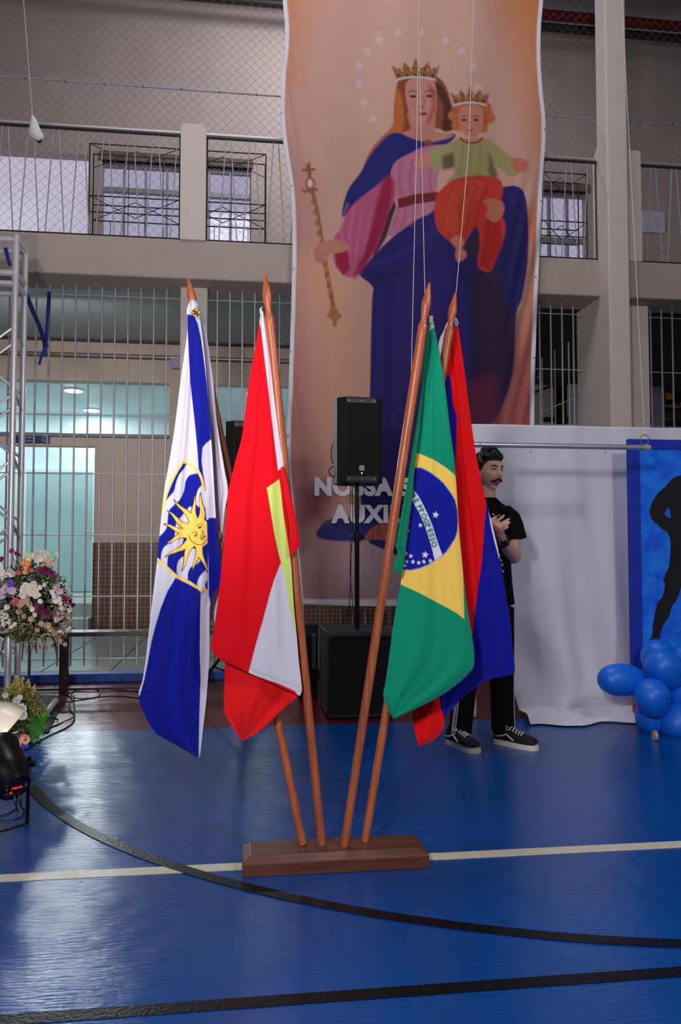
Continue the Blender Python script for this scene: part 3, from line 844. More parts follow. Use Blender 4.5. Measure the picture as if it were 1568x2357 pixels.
# white hem
hemL = [(650, -60), (651, 0), (656, 60), (655, 110), (649, 170), (646, 250), (650, 310), (658, 370), (668, 440), (673, 540), (672, 640), (668, 780), (664, 900), (660, 1000), (662, 1100), (672, 1200), (682, 1300), (690, 1392)]
hemR = [(1252, -60), (1251, 0), (1246, 60), (1245, 130), (1249, 200), (1256, 270), (1256, 330), (1250, 410), (1245, 520), (1240, 640), (1235, 760), (1231, 900), (1230, 1000), (1228, 1100), (1226, 1200), (1225, 1300), (1224, 1392)]
ny, nx = 680, 300
t = np.linspace(0, 1, ny)
Ly = np.linspace(-60, 1390, ny)
Lp = np.array(smoothpath(hemL, 6)); Rp = np.array(smoothpath(hemR, 6))
lx = np.interp(Ly, Lp[:, 1], Lp[:, 0]); rx = np.interp(Ly, Rp[:, 1], Rp[:, 0])
s_ = np.linspace(0, 1, nx)
PX = lx[:, None]*(1-s_)+rx[:, None]*s_
PY = np.repeat(Ly[:, None], nx, 1)+0.0
PY = PY + np.where(PY > 1300, (PY-1300)/90*6*np.sin(s_*5)[None, :], 0)
bw = 8
Bp_hem = (222, 218, 228)
# folds: gentle vertical waves plus raking creases at the lower right and left edge
xx = PX; yy = PY
fold = .012*np.sin(xx/26+yy/240)+.010*np.sin(xx/11+1.3*np.sin(yy/300))*np.clip((yy-500)/700, 0, 1)
rk = np.clip((xx-1150)/70, 0, 1)*np.clip((yy-330)/250, 0, 1)
fold = fold+rk*.014*np.sin((xx+ (yy-400)*.23)/5.2)
lk = np.clip((720-xx)/50, 0, 1)
fold = fold+lk*.010*np.sin((xx-(yy-400)*.16)/6.0)
P3 = WN(PX, PY, YBN+fold)
colr = Bp.eval(np.stack([PX.ravel(), PY.ravel()], -1))
colr = colr*np.array([.74, .72, .74])
# hem colour by distance to the edges of the cloth
de = np.minimum(np.minimum(PX-lx[:, None], rx[:, None]-PX), 1396-PY-6*np.sin(s_*5)[None, :]*0).ravel()
al = np.clip((9.5-de)/2+.5, 0, 1)[:, None]
al = np.maximum(al, np.clip((PY.ravel()-1379)/3+.5, 0, 1)[:, None])
colr = colr*(1-al)+np.array(lin(Bp_hem))*al
m_print = vcol_mat('printed_banner_fabric', .75, .1, (500, .1))
ban = empty('hanging_banner', W(950, 1390, YBN), 'tall orange banner printed with a crowned robed woman holding a child', 'banner')
grid_mesh('cloth', P3, m_print, ban, colr, back=P3+np.array([0, .003, 0]))
m_lett = mat('white_print', (206, 208, 214), .7)
def banner_text(body, x0, x1, ybase, h):
    o = W(x0, ybase, YBN-.026); 
    text_mesh('lettering', body, m_lett, ban, o, (1, 0, .004), (0, 0, 1), (W(x0, ybase-h, YBN).z-W(x0, ybase, YBN).z), .0, True, W(x1, ybase, YBN).x-W(x0, ybase, YBN).x)
banner_text('NOSSA SENHORA', 724, 1172, 1138, 37)
banner_text('AUXILIADORA', 762, 1130, 1201, 37)
m_gromm = mat('steel_eyelet', (150, 148, 150), .4, .8)
for px, py in [(655, 78), (648, 259), (671, 428), (675, 618), (668, 807), (663, 1002), (1248, 124), (1254, 296), (1246, 462), (1234, 637), (1230, 823)]:
    p = W(px, py, YBN-.02)
    MB().tube([p+Vector((.007*math.cos(q*PI/5), 0, .007*math.sin(q*PI/5))) for q in range(10)], .0025, 5, closed=True).build('eyelet', m_gromm, ban)

# cords hanging from the roof
m_cord = mat('white_nylon_cord', (214, 206, 196), .6)
def cord(pts, label, r=.0022, name='cord'):
    return MB().tube(pts, r, 5).thing(name, m_cord, label, 'cord', None)
cord([W(974, -700, 4.6), W(960, 300, 4.6), W(946, 900, 4.6), W(940, 1030, 4.6)], 'thin white cord hanging before the banner, leftmost of the three near the robed figure')
cord([W(962, -700, 4.64), W(966, 150, 4.64), W(979, 700, 4.64), W(990, 1030, 4.64)], 'thin white cord hanging before the banner and ending behind the green flag')
cord([W(1112, -700, 4.6), W(1080, 330, 4.6), W(1049, 690, 4.6), W(1040, 1026, 4.6)], 'thin white cord hanging before the banner over the printed child')
cord([W(1395, -700, 4.62), W(1462, 580, 4.62), W(1483, 993, 4.62)], 'thin white cord holding the ring at the right end of the hanging pipe')
cord([W(30, -700, 6.6), W(54, 0, 6.6), W(75, 268, 6.6)], 'thin white cord holding the small white cloth before the gallery')
mb = MB(); c = W(77, 292, 6.6)
ring0 = []
for k in range(10):
    q = 2*PI*k/10; ring0.append((math.cos(q), math.sin(q)))
for lev, (zz, rr) in enumerate(((.098, .008), (.06, .024), (.0, .046), (-.07, .066), (-.105, .05))):
    mb.v += [tuple(c+Vector((x*rr+.01*(lev-1), y*rr*.5, zz+.02*math.sin(3*x+lev)*(lev > 1)))) for x, y in ring0]
for l in range(4):
    for k in range(10): mb.f.append((l*10+k, l*10+(k+1) % 10, (l+1)*10+(k+1) % 10, (l+1)*10+k))
mb.f.append(tuple(range(40, 50)))
mb.thing('small_cloth', mat('white_cloth', (214, 212, 216), .9, bump=(60, .4)), 'small white cloth bag tied to the end of a cord before the gallery', 'cloth', None, 'all')

# ================================================================== FLAG STAND, POLES, FLAGS
def wood(name, c, rough=.35, k=1.0, sc=(60, 60, 3)):
    m = mat(name, c, rough, noise=(1.0, .35*k), brush=sc, bump=(180, .08)); return m
m_base = wood('dark_varnished_wood', (92, 50, 36), .38, 1.0, (3, 40, 40))
m_pole = wood('orange_varnished_wood', (164, 88, 54), .32, .8)
bx0, bx1 = W(558, 2002, 2.945).x, W(989, 1977, 2.945).x
y0_, y1_ = 2.945, 3.135; hz, he = .066, .046; bi = .03
vv = []
for z, i in ((0.0, 0), (he, 0), (hz, bi)):
    vv += [(bx0+i, y0_+i, z), (bx1-i, y0_+i, z), (bx1-i, y1_-i*.6, z), (bx0+i, y1_-i*.6, z)]
bb = MB().add(vv, [(3, 2, 1, 0), (8, 9, 10, 11)]+[(a+l, (a+1) % 4+l, (a+1) % 4+l+4, a+l+4) for l in (0, 4) for a in range(4)])
base = bb.build('flag_stand_base', m_base)
md = base.modifiers.new('b', 'BEVEL'); md.width = .0025; md.segments = 2
tag(base, 'long dark varnished wooden block on the white line holding four flag poles', 'flag stand')

def pole(tip, foot, ytip, yfoot, label):
    a = FL(*foot, z=hz-.03) if False else None
    p0 = W(foot[0], foot[1], yfoot); p0.z = hz+.0005
    p1 = W(tip[0], tip[1], ytip)
    ax = (p1-p0); Lh = ax.length
    e = empty('flag_pole', p0, label, 'flag pole', 'varnished wooden flag poles in the dark block')
    MB().lathe(p0, ax, [(0, .0160), (Lh*.45, .0172), (Lh-.19, .0186), (Lh-.165, .0184), (Lh-.155, .0140)], 20).build('shaft', m_pole, e, True)
    MB().lathe(p0+ax.normalized()*(Lh-.156), ax, [(0, .0140), (.012, .0120), (.03, .0130), (.055, .0170), (.072, .0182), (.09, .0165), (.12, .0105), (.150, .0045), (.156, .0015)], 20).build('spear_tip', m_pole, e, True)
    return p0, p1
YT1, YT2, YT3, YT4 = 3.36, 2.98, 2.90, 3.16
pole((433, 640), (697, 1930), YT1, 3.06, 'flag pole furthest left in the block, carrying the white and blue sun flag')
pole((610, 630), (741, 1930), YT2, 3.05, 'second flag pole from the left, beside the red and white flag')
pole((989, 650), (793, 1927), YT3, 3.03, 'flag pole in front of the green and yellow flag, third from the left')
pole((1049, 672), (840, 1924), YT4, 3.06, 'flag pole furthest right in the block, between green flag and red and blue flag')

m_flag = vcol_mat('satin_flag_cloth', .8, .1, (700, .12), .15)
def drape(name, parent, Lp, Rp, Y0, paint, ny=500, nx=120, folds=((3, .010, 0),), bulge=.02, thick=.02, lean=0.0, drift=0.0, amp0=.25):
    """hanging cloth: both rims given, folds running down it, a second sheet behind"""
    ts = np.linspace(0, 1, ny); L = resample(Lp, ts); R = resample(Rp, ts); s = np.linspace(0, 1, nx)
    PX = L[:, :1]*(1-s)+R[:, :1]*s; PY = L[:, 1:]*(1-s)+R[:, 1:]*s
    T = np.repeat(ts[:, None], nx, 1); S = np.repeat(s[None, :], ny, 0)
    A = (amp0+(1-amp0)*np.clip(T*1.4, 0, 1))*(1-.75*np.clip((T-.78)/.22, 0, 1)**1.5)
    f = np.zeros_like(S)
    for k, a, ph in folds: f = f+a*np.sin(2*PI*k*S+ph+drift*T*2)
    f = f*A
    lens = np.sin(PI*np.clip(S, 0, 1))**.6
    Y = Y0+lean*(T-.5)-bulge*lens*A+f*lens**.5
    P3 = WN(PX, PY, Y)
    back = WN(PX, PY, Y+thick*lens*A+.0025)
    # keep the rear sheet the same size as the front one
    back = P3+np.stack([np.zeros_like(S), thick*lens*A+.0025, np.zeros_like(S)], -1)
    c = paint.eval(np.stack([PX.ravel(), PY.ravel()], -1))
    return grid_mesh(name, P3, m_flag, parent, c, back=back)

def grommet(px, py, Y, parent, m=None):
    m = m or mat('brass_eyelet', (196, 160, 80), .3, .9)
    c = W(px, py, Y)
    o = MB().tube([c+Vector((.0115*math.cos(q*PI/9), 0, .0115*math.sin(q*PI/9))) for q in range(18)], .0042, 8, closed=True).build('eyelet', m, parent, True)
    MB().lathe(c+Vector((0, .003, 0)), (0, -1, 0), [(0, .009), (.001, .009)], 16).build('eyelet_hole', mat('dark_hole', (96, 50, 30), .7), o)

WH = (204, 201, 218); BL = (6, 20, 142); YE = (242, 202, 92)
# ---- flag 1: white with blue diagonals and a sun
f1 = empty('flag', W(445, 690, 3.12), 'white and royal blue flag with a yellow sun face in a gold bordered shield', 'flag', 'flags draped on the four poles')
Lf = [(440, 689), (432, 706), (430, 720), (432, 757), (425, 810), (414, 890), (402, 985), (390, 1060), (378, 1130), (370, 1200), (362, 1285), (352, 1370), (343, 1450), (335, 1520), (328, 1565), (319, 1602), (335, 1650), (360, 1688), (400, 1712), (430, 1730), (458, 1747)]
Rf = [(446, 689), (456, 710), (464, 760), (471, 820), (478, 900), (484, 980), (489, 1050), (493, 1120), (497, 1190), (500, 1245), (507, 1295), (508, 1344), (494, 1362), (484, 1390), (482, 1420), (482, 1500), (479, 1560), (474, 1620), (467, 1680), (461, 1735), (458, 1747)]
p = Paint(WH)
p.poly([(431, 723), (447, 726), (455, 744), (462, 775), (468, 815), (476, 880), (481, 930), (485, 980), (486.5, 1011), (474, 1021), (466, 1031), (464, 1060), (467, 1085), (473, 1120), (476, 1160), (479, 1250), (478, 1362), (470, 1362), (468, 1130), (461, 1092), (457, 1077), (455, 1040), (447, 960), (438, 880), (434, 800), (432, 760)], BL, 1.5)
med = [(421, 1060), (410, 1080), (396, 1108), (385, 1140), (372, 1190), (355, 1290), (380, 1302), (405, 1325), (435, 1341), (456, 1353), (478, 1361), (479, 1250), (476, 1180), (469, 1125), (464, 1103), (455, 1086), (440, 1071)]
p.poly(med, BL, 1.2)
def band(pts, wd, col=WH): p.stroke(pts, wd, col, 1.3, 6)
p.poly([(430, 1069), (446, 1076), (456, 1088), (438, 1093), (428, 1106), (424, 1128), (414, 1150), (398, 1165), (389, 1176), (386, 1196), (384, 1214), (376, 1226), (366, 1236), (358, 1250), (360, 1215), (372, 1185), (378, 1160), (390, 1143), (401, 1130), (405, 1112), (413, 1092), (424, 1079)], WH, 1.3, 3)
p.poly([(469, 1118), (458, 1124), (452, 1140), (450, 1160), (470, 1170), (474, 1150)], WH, 1.3, 3)
p.poly([(440, 1166), (428, 1176), (417, 1190), (408, 1198), (404, 1215), (402, 1235), (398, 1248), (385, 1254), (376, 1262), (371, 1278), (372, 1294), (384, 1303), (386, 1285), (392, 1272), (408, 1262), (420, 1250), (424, 1232), (436, 1215), (450, 1190)], WH, 1.3, 3)
p.poly([(446, 1262), (430, 1276), (415, 1286), (408, 1300), (409, 1324), (430, 1336), (433, 1318), (440, 1305), (456, 1296), (464, 1280)], WH, 1.3, 3)
p.poly([(476, 1312), (464, 1322), (456, 1335), (455, 1352), (474, 1359), (472, 1345), (477, 1335)], WH, 1.3, 3)
# sun
sc_ = (457, 1226); OUT = (20, 16, 26)
tips = [(384, 1180), (405, 1149), (443, 1143), (466, 1136), (377, 1211), (381, 1246), (384, 1285), (415, 1311), (449, 1313), (473, 1318)]
def rayshape(tip, grow, sw):
    v = np.array(tip, float)-np.array(sc_); l = np.hypot(*v); u = v/l; nrm = np.array((-u[1], u[0])); A = []; B = []
    for k in range(9):
        q = k/8; rr = 22+(l-22+grow*1.5)*q
        wv = math.sin(q*PI*1.6)*4.5*sw*min(1, l/70)
        hw = (1-q)**.85*8.2+grow
        c = np.array(sc_)+u*rr+nrm*wv
        A.append(c+nrm*hw); B.append(c-nrm*hw)
    return [tuple(a) for a in A+B[::-1]]
for k, tp in enumerate(tips): p.poly(rayshape(tp, 1.3, 1 if k % 2 else -1), OUT, 1.2)
p.ell(sc_, 29.5, 34, OUT, 1.2)
for k, tp in enumerate(tips): p.poly(rayshape(tp, -.2, 1 if k % 2 else -1), YE, 1.2)
p.ell(sc_, 29, 33.5, YE, 1.5)
p.stroke([(435, 1232), (439, 1243), (447, 1250), (457, 1254), (468, 1252), (476, 1244), (479, 1236)], 1.7, OUT, 1, 4)
p.stroke([(442, 1229), (445, 1225), (450, 1224), (455, 1228)], 1.4, OUT, 1, 4); p.stroke([(453, 1213), (456, 1208), (461, 1206), (466, 1209)], 1.4, OUT, 1, 4)
p.ell((451, 1232), 4.0, 2.4, OUT, 1, -.5); p.ell((451, 1232), 1.2, 1.2, YE, 1); p.ell((460, 1214), 3.6, 2.6, OUT, 1, -.6)
p.stroke([(464, 1222), (469, 1226), (464, 1231), (461, 1235), (463, 1242)], 1.4, OUT, 1, 3); p.stroke([(465, 1242), (468, 1233), (472, 1236)], 2.2, OUT, 1); p.stroke([(470, 1243), (473, 1232)], 1.2, OUT, 1)
# gold border
p.stroke([(478, 1361), (456, 1353), (435, 1340), (405, 1325), (380, 1302), (362, 1287), (356, 1280)], 6.5, YE, 1.2, 4)
p.stroke([(370, 1185), (377, 1160), (384, 1135), (395, 1108), (408, 1083), (421, 1062)], 6, YE, 1.2, 4)
p.stroke([(421, 1062), (440, 1070), (455, 1084), (464, 1101), (469, 1125)], 6, YE, 1.2, 4)
# lower field and the right fold
p.poly([(404, 1330), (435, 1345), (456, 1357), (462, 1362), (461, 1420), (460, 1500), (462, 1560), (459, 1650), (457, 1745), (458, 1760), (300, 1760), (300, 1600), (322, 1600), (332, 1565), (340, 1525), (348, 1480), (358, 1440), (370, 1400), (385, 1362)], BL, 1.3)
p.poly([(476, 1192), (500, 1192), (520, 1192), (520, 1400), (486, 1398), (481, 1370), (480, 1300), (478, 1250)], BL, 1.2)
p.poly([(470, 1130), (478, 1130), (480, 1196), (475, 1196)], WH, 1.5)
# rear white fold first, then the front cloth
pr = Paint(WH)
drape('rear_fold', f1, [(446, 690), (458, 740), (466, 820), (474, 920), (480, 1000), (485, 1100), (488, 1200), (486, 1300), (484, 1380), (484, 1428)],
      [(449, 690), (462, 715), (474, 760), (484, 830), (491, 880), (497, 950), (506, 1015), (517, 1080), (525, 1130), (517, 1180), (512, 1240), (508, 1330), (500, 1395), (495, 1430)], 3.145, pr, 320, 60, ((1.5, .004, 0), (4, .001, 1)), .003, .010, lean=.02)
drape('cloth', f1, Lf, Rf, 3.085, p, 560, 140, ((2.2, .014, .4), (5, .0035, 1.2)), .022, .025, lean=.02, drift=.5)
grommet(450.5, 720, 3.045, f1); grommet(504, 1233, 3.10, f1, mat('dull_steel_snap', (110, 106, 104), .35, .9))

# ---- flag 2: red with white and green
f2 = empty('flag', W(603, 720, 3.0), 'red flag with a white wedge and a lime green band, hanging beside second pole', 'flag', 'flags draped on the four poles')
RE = (214, 0, 22); GY = (196, 214, 110)
p = Paint(RE)
p.poly([(596, 735), (600, 752), (605, 790), (612, 850), (619, 905), (624, 950), (630, 1000), (636, 1050), (640, 1083), (655, 1074), (650, 1040), (640, 900), (625, 700), (596, 700)], WH, 1.3)
p.poly([(643, 1103), (647, 1130), (652, 1180), (660, 1230), (666, 1270), (676, 1340), (682, 1400), (684, 1450), (680, 1457), (672, 1420), (661, 1360), (651, 1310), (640, 1268), (632, 1230), (624, 1180), (616, 1132), (614, 1124)], GY, 1.3)
p.poly([(646, 1297), (651, 1306), (661, 1360), (672, 1420), (681, 1456), (700, 1450), (700, 1610), (690, 1605), (678, 1590), (640, 1573), (573, 1550), (574, 1543), (590, 1480), (605, 1430), (620, 1372), (633, 1330)], WH, 1.3)
p.stroke([(577, 1541), (640, 1563), (680, 1577), (693, 1583)], .9, (150, 146, 164), 1)
pr2 = Paint((228, 20, 26))
drape('rear_tail', f2, [(530, 1440), (520, 1500), (517, 1560), (516, 1615), (517, 1640), (535, 1672), (557, 1707)],
      [(672, 1440), (684, 1500), (690, 1560), (690, 1598), (650, 1636), (600, 1682), (557, 1707)], 3.035, pr2, 160, 100, ((1.5, .014, .5), (4, .003, 0)), .012, .004, amp0=.6)
drape('side_fold', f2, [(646, 1075), (655, 1130), (662, 1180), (667, 1230), (668, 1281)], [(653, 1074), (661, 1100), (673, 1152), (684, 1205), (691, 1257)], 2.965, Paint(RE), 140, 24, ((1, .004, 0),), .008, .012, amp0=.7)
drape('cloth', f2, [(601, 716), (598, 735), (593, 770), (586, 810), (577, 860), (570, 905), (563, 960), (556, 1010), (545, 1050), (535, 1090), (526, 1130), (521, 1185), (515, 1250), (510, 1310), (505, 1355), (500, 1400), (494, 1440), (487, 1482), (486, 1492), (498, 1512), (520, 1525)],
      [(606, 716), (611, 745), (620, 800), (628, 850), (635, 930), (641, 980), (647, 1030), (653, 1075), (656, 1110), (661, 1180), (667, 1250), (672, 1320), (677, 1400), (682, 1450), (688, 1520), (693, 1562), (695, 1590), (690, 1602)], 2.985, p, 520, 140, ((2.0, .009, 1.0), (4.5, .003, 2)), .02, .025, drift=.6)
MB().tube([W(602, 722, 2.985), W(600, 712, 2.985), W(603, 706, 2.98)], [.006, .004, .0012], 6).build('hoist_thread', m_cord, f2)

# ---- flag 4: red and blue (behind the last pole)
f4 = empty('flag', W(1045, 740, 3.25), 'red and blue flag with a white edge, hanging behind the green flag', 'flag', 'flags draped on the four poles')
BL4 = (8, 14, 142); RE4 = (216, 0, 10)
p = Paint(BL4)
p.poly([(1000, 700), (1075, 700), (1075, 760), (1000, 760)], WH, 1)
p.poly([(1034, 762), (1046, 751), (1056, 748), (1060, 780), (1130, 1100), (1121, 1150), (1116, 1200), (1110, 1290), (1101, 1350), (1092, 1420), (1086, 1478), (1060, 1500), (1044, 1300), (1048, 1130), (1049, 1060), (1051, 1000), (1052, 957), (1042, 930), (1039, 880), (1035, 866), (1022, 858), (1028, 800)], RE4, 1.3)
p.poly([(1000, 730), (1030, 741), (1040, 745), (1034, 775), (1030, 820), (1022, 845), (1000, 850)], WH, 1.3)
p.poly([(1119, 1128), (1123, 1160), (1129, 1205), (1138, 1245), (1149, 1285), (1160, 1290), (1150, 1230), (1128, 1140)], (222, 220, 232), 1.2)
p.poly([(1133, 1200), (1139, 1225), (1145, 1248), (1160, 1250), (1150, 1200)], YE, 1.2)
pr4 = Paint((222, 6, 14))
drape('rear_tail', f4, [(946, 1600), (949, 1640), (953, 1670), (958, 1696), (965, 1719)], [(1008, 1590), (1015, 1625), (1023, 1668), (1002, 1700), (965, 1719)], 3.22, pr4, 80, 50, ((1.2, .008, .4),), .008, .004, amp0=.7)
drape('cloth', f4, [(1030, 741), (1021, 762), (1011, 786), (1011, 830), (1014, 880), (1018, 960), (1020, 1060), (1018, 1200), (1012, 1330), (1004, 1450), (1000, 1540), (1002, 1590), (1010, 1625), (1022, 1657)],
      [(1052, 737), (1056, 760), (1062, 800), (1069, 850), (1078, 920), (1086, 980), (1095, 1040), (1103, 1080), (1113, 1130), (1130, 1195), (1142, 1243), (1151, 1285), (1158, 1325), (1165, 1370), (1175, 1430), (1180, 1490), (1185, 1546), (1165, 1556), (1125, 1566), (1080, 1594), (1050, 1622), (1022, 1657)], 3.24, p, 520, 130, ((2.4, .010, .3), (5.5, .003, 2)), .02, .025, drift=.4)

# ---- flag 3: green with yellow rhombus and starred blue disc
f3 = empty('flag', W(992, 728, 3.05), 'green flag with yellow rhombus and starred blue disc crossed by a lettered band', 'flag', 'flags draped on the four poles')
GR = (0, 140, 106); GRD = (0, 130, 94)
p = Paint(GR)
p.poly([(900, 700), (1010, 700), (1000, 754), (990, 760), (984, 778), (980, 800), (972, 860), (966, 900), (940, 900)], (220, 222, 222), 1.3)
p.poly([(955, 1041), (975, 1048), (1000, 1059), (1025, 1075), (1045, 1091), (1051, 1100), (1057, 1180), (1063, 1250), (1067, 1340), (1069, 1425), (1050, 1410), (1000, 1383), (960, 1362), (924, 1346), (900, 1330), (900, 1300), (945, 1060)], YE, 1.3)
disc = [(951, 1076), (970, 1076), (990, 1086), (1009, 1100), (1022, 1112), (1040, 1137), (1048, 1151), (1053, 1172), (1055, 1200), (1053, 1225), (1048, 1240), (1038, 1256), (1028, 1271), (1018, 1280), (1003, 1290), (985, 1301), (965, 1309), (945, 1313), (920, 1310), (900, 1300), (900, 1200), (940, 1080)]
p.poly(disc, (54, 104, 226), 1.2)
p.poly([(x-1.7*(x > 930), y+(1.8 if y < 1120 else (-1.8 if y > 1250 else 0))) for x, y in disc], (10, 22, 146), 1.2)
RB = [(946, 1130), (955, 1145), (969, 1172), (981, 1198), (991, 1224), (999, 1250), (1008, 1280)]
p.poly([(946, 1112), (950, 1124), (963, 1141), (975, 1163), (985, 1184), (996, 1210), (1005, 1240), (1012, 1260), (1019, 1277), (1001, 1290), (995, 1265), (988, 1240), (978, 1210), (966, 1182), (955, 1162), (945, 1145), (930, 1120)], (214, 214, 232), 1.1, 0)
# lettering rides along the band
RBs = np.array(smoothpath(RB, 8)); dd = np.concatenate([[0], np.cumsum(np.hypot(*np.diff(RBs, axis=0).T))])
def glyph(ch, at, h=11.5, col=(0, 132, 104)):
    v, t = text_tris(ch); 
    if not len(v): return
    ctr = np.array([(v[:, 0].min()+v[:, 0].max())/2, .5])
    x = np.interp(at, dd, RBs[:, 0]); y = np.interp(at, dd, RBs[:, 1])
    x2 = np.interp(at+2, dd, RBs[:, 0]); y2 = np.interp(at+2, dd, RBs[:, 1])
    u = np.array((x2-x, y2-y)); u /= np.hypot(*u); up = np.array((u[1], -u[0]))
    for tr in t:
        q = (v[list(tr)]-ctr)*h
        p.poly([tuple(np.array((x, y))+u*a[0]*.98+up*a[1]) for a in q], col, .35)
tot = {'E': 1}
for ch, at in (('E', 1.0), ('M', 10.5), ('E', 26), ('P', 42), ('R', 53), ('O', 65.5), ('G', 78.5), ('R', 91), ('E', 102), ('S', 112.5), ('S', 123), ('O', 135)):
    glyph(ch, at)
for x, y, r in ((1003, 1185, 8.4), (968, 1209, 5.6), (939, 1204, 4.4), (939, 1221, 4.6), (979, 1277, 8.6), (935, 1274, 5), (946, 1280, 5.4), (936, 1292, 5), (951, 1293, 5.6), (964, 1295.5, 5.4), (976, 1293, 5.6), (991, 1291, 5.6), (932, 1302, 5), (932, 1260, 3.6)):
    p.star((x, y), r, (222, 222, 238), 5, .45, .9, rot=-PI/2+.15)
drape('cloth', f3, [(990, 729), (989, 745), (984, 775), (976, 840), (970, 920), (963, 1000), (955, 1060), (951, 1100), (947, 1150), (940, 1200), (932, 1262), (926, 1320), (921, 1352), (912, 1400), (904, 1450), (895, 1520), (888, 1570), (883, 1602), (895, 1635), (906, 1655)],
      [(994, 729), (998, 742), (1004, 772), (1010, 800), (1017, 840), (1024, 880), (1031, 940), (1038, 1000), (1045, 1050), (1049, 1090), (1053, 1150), (1058, 1230), (1064, 1290), (1071, 1360), (1079, 1415), (1088, 1470), (1092, 1505), (1091, 1534), (1080, 1550), (1055, 1574), (1015, 1602), (960, 1631), (906, 1655)], 3.03, p, 560, 150, ((1.6, .009, .8), (4, .003, 1)), .02, .025, drift=.5)
p = Paint(GRD)
p.poly([(940, 700), (990, 700), (976, 830), (970, 882), (962, 890), (960, 800)], (220, 222, 222), 1.2)
drape('side_fold', f3, [(987, 742), (980, 780), (974, 820), (970, 872), (966, 925), (958, 980), (950, 1030), (940, 1100), (930, 1150), (920, 1200), (911, 1240), (908, 1258), (915, 1266), (913, 1284), (905, 1298), (922, 1326)],
      [(991, 742), (985, 790), (978, 850), (972, 920), (966, 990), (958, 1050), (953, 1100), (949, 1150), (942, 1200), (935, 1262), (930, 1300), (923, 1326)], 2.985, p, 300, 40, ((1, .007, .3),), .012, .02, amp0=.5)
MB().tube([W(992, 745, 3.02), W(993, 728, 3.02)], .0075, 8).build('hoist_tape', m_cord, f3)
for dx in (-4, 4):
    MB().tube([W(992+dx, 728, 3.02), W(992+dx*1.3, 722, 3.02)], .0014, 5).build('brass_staple', mat('brass_eyelet', (196, 160, 80), .3, .9), f3)
MB().tube([W(1041, 741, 3.22), W(1050, 736, 3.22), W(1053, 746, 3.22)], [.003, .008, .006], 8).build('hoist_tape', m_cord, f4)

# ================================================================== SPEAKERS
m_blk = mat('black_textured_plastic', (17, 16, 19), .55, noise=(30, .15), bump=(400, .25))
m_blk2 = mat('dark_grey_plastic', (44, 42, 48), .5, noise=(30, .1))
m_grl = mat('black_perforated_grille', (20, 20, 24), .45, .3, bump=(700, .8), noise=(420, .6))
m_steelk = mat('black_pole_paint', (22, 22, 25), .3, .3)
def speaker(px0, px1, py0, py1, Y, label, yaw=0.0):
    a, b = W(px0, py1, Y), W(px1, py0, Y); w_, h_ = b.x-a.x, b.z-a.z; cxx = (a.x+b.x)/2; z0 = a.z
    e = empty('loudspeaker', (cxx, Y+.15, z0), label, 'loudspeaker', 'black loudspeakers on stands')
    R = Matrix.Rotation(yaw, 3, 'Z'); c0_ = Vector((cxx, Y+.15, 0))
    def T(x, y, z): return c0_+R @ Vector((x, y-.15, 0))+Vector((0, 0, z0+z))
    k = w_/2
    prof = [(-k*.66, 0), (k*.66, 0), (k, .055), (k*.96, .22), (k*.6, .34), (-k*.6, .34), (-k*.96, .22), (-k, .055)]
    MB().prism([T(x, y, .006) for x, y in prof], (0, 0, h_-.012)).build('cabinet', m_blk, e)
    lip = [(x*.985, y*.985) for x, y in prof]
    MB().prism([T(x, y, 0) for x, y in lip], (0, 0, .008)).build('base_plate', m_blk, e)
    MB().prism([T(x, y, h_-.008) for x, y in lip], (0, 0, .008)).build('top_plate', m_blk, e)
    g_ = MB().prism([T(-k*.64, -.004, .05), T(k*.64, -.004, .05), T(k*.64, -.004, h_-.042), T(-k*.64, -.004, h_-.042)], R @ Vector((0, .006, 0))).build('grille', m_grl, e)
    for zz in (.012, h_-.042):
        s_1 = MB().prism([T(-k*.64, -.003, zz), T(k*.64, -.003, zz), T(k*.64, -.003, zz+.03), T(-k*.64, -.003, zz+.03)], R @ Vector((0, .005, 0))).build('trim_strip', m_blk2, e)
        for x in (-k*.56, 0, k*.56):
            MB().lathe(T(x, -.003, zz+.015), R @ Vector((0, -1, 0)), [(0, .005), (.0015, .004)], 10).build('screw', m_gromm, s_1)
    bd = MB()
    q = .017
    bd.prism([T(-q, -.005, .085), T(q, -.005, .085), T(q, -.005, .085+2*q), T(-q, -.005, .085+2*q)], R @ Vector((0, -.002, 0)))
    bo = bd.build('badge', mat('silver_badge', (180, 178, 176), .35, .7), e)
    MB().prism([T(-q*.7, -.0072, .085+q*.3), T(q*.7, -.0072, .085+q*.3), T(q*.7, -.0072, .085+q*1.7), T(-q*.7, -.0072, .085+q*1.7)], R @ Vector((0, -.0008, 0))).build('badge_field', m_blk, bo)
    MB().prism([T(-q*.35, -.0082, .085+q*.7), T(q*.35, -.0082, .085+q*.7), T(q*.35, -.0082, .085+q*1.35), T(-q*.35, -.0082, .085+q*1.35)], R @ Vector((0, -.0008, 0))).build('badge_mark', mat('silver_badge', (180, 178, 176), .35, .7), bo)
    MB().lathe(T(0, -.005, .066), R @ Vector((0, -1, 0)), [(0, .0045), (.002, .0035)], 12).build('status_light', mat('lit_status_light', (255, 255, 255), .4, emit=((255, 250, 245), 3)), e)
    for x in (-k*.55, k*.5):
        MB().box(T(x-.03, .1, -.012), T(x+.03, .16, .002), .004).build('rubber_foot', m_blk, e)
    return cxx, z0, T
YSP = 5.55
sx, sz, T1 = speaker(775, 882, 915, 1110, YSP, 'black loudspeaker standing on the pole above the subwoofer, before the banner', 0.08)
sx2, sz2, T2 = speaker(517, 625, 970, 1163, 5.85, 'black loudspeaker on the tripod, half hidden behind the red flag', 0.05)
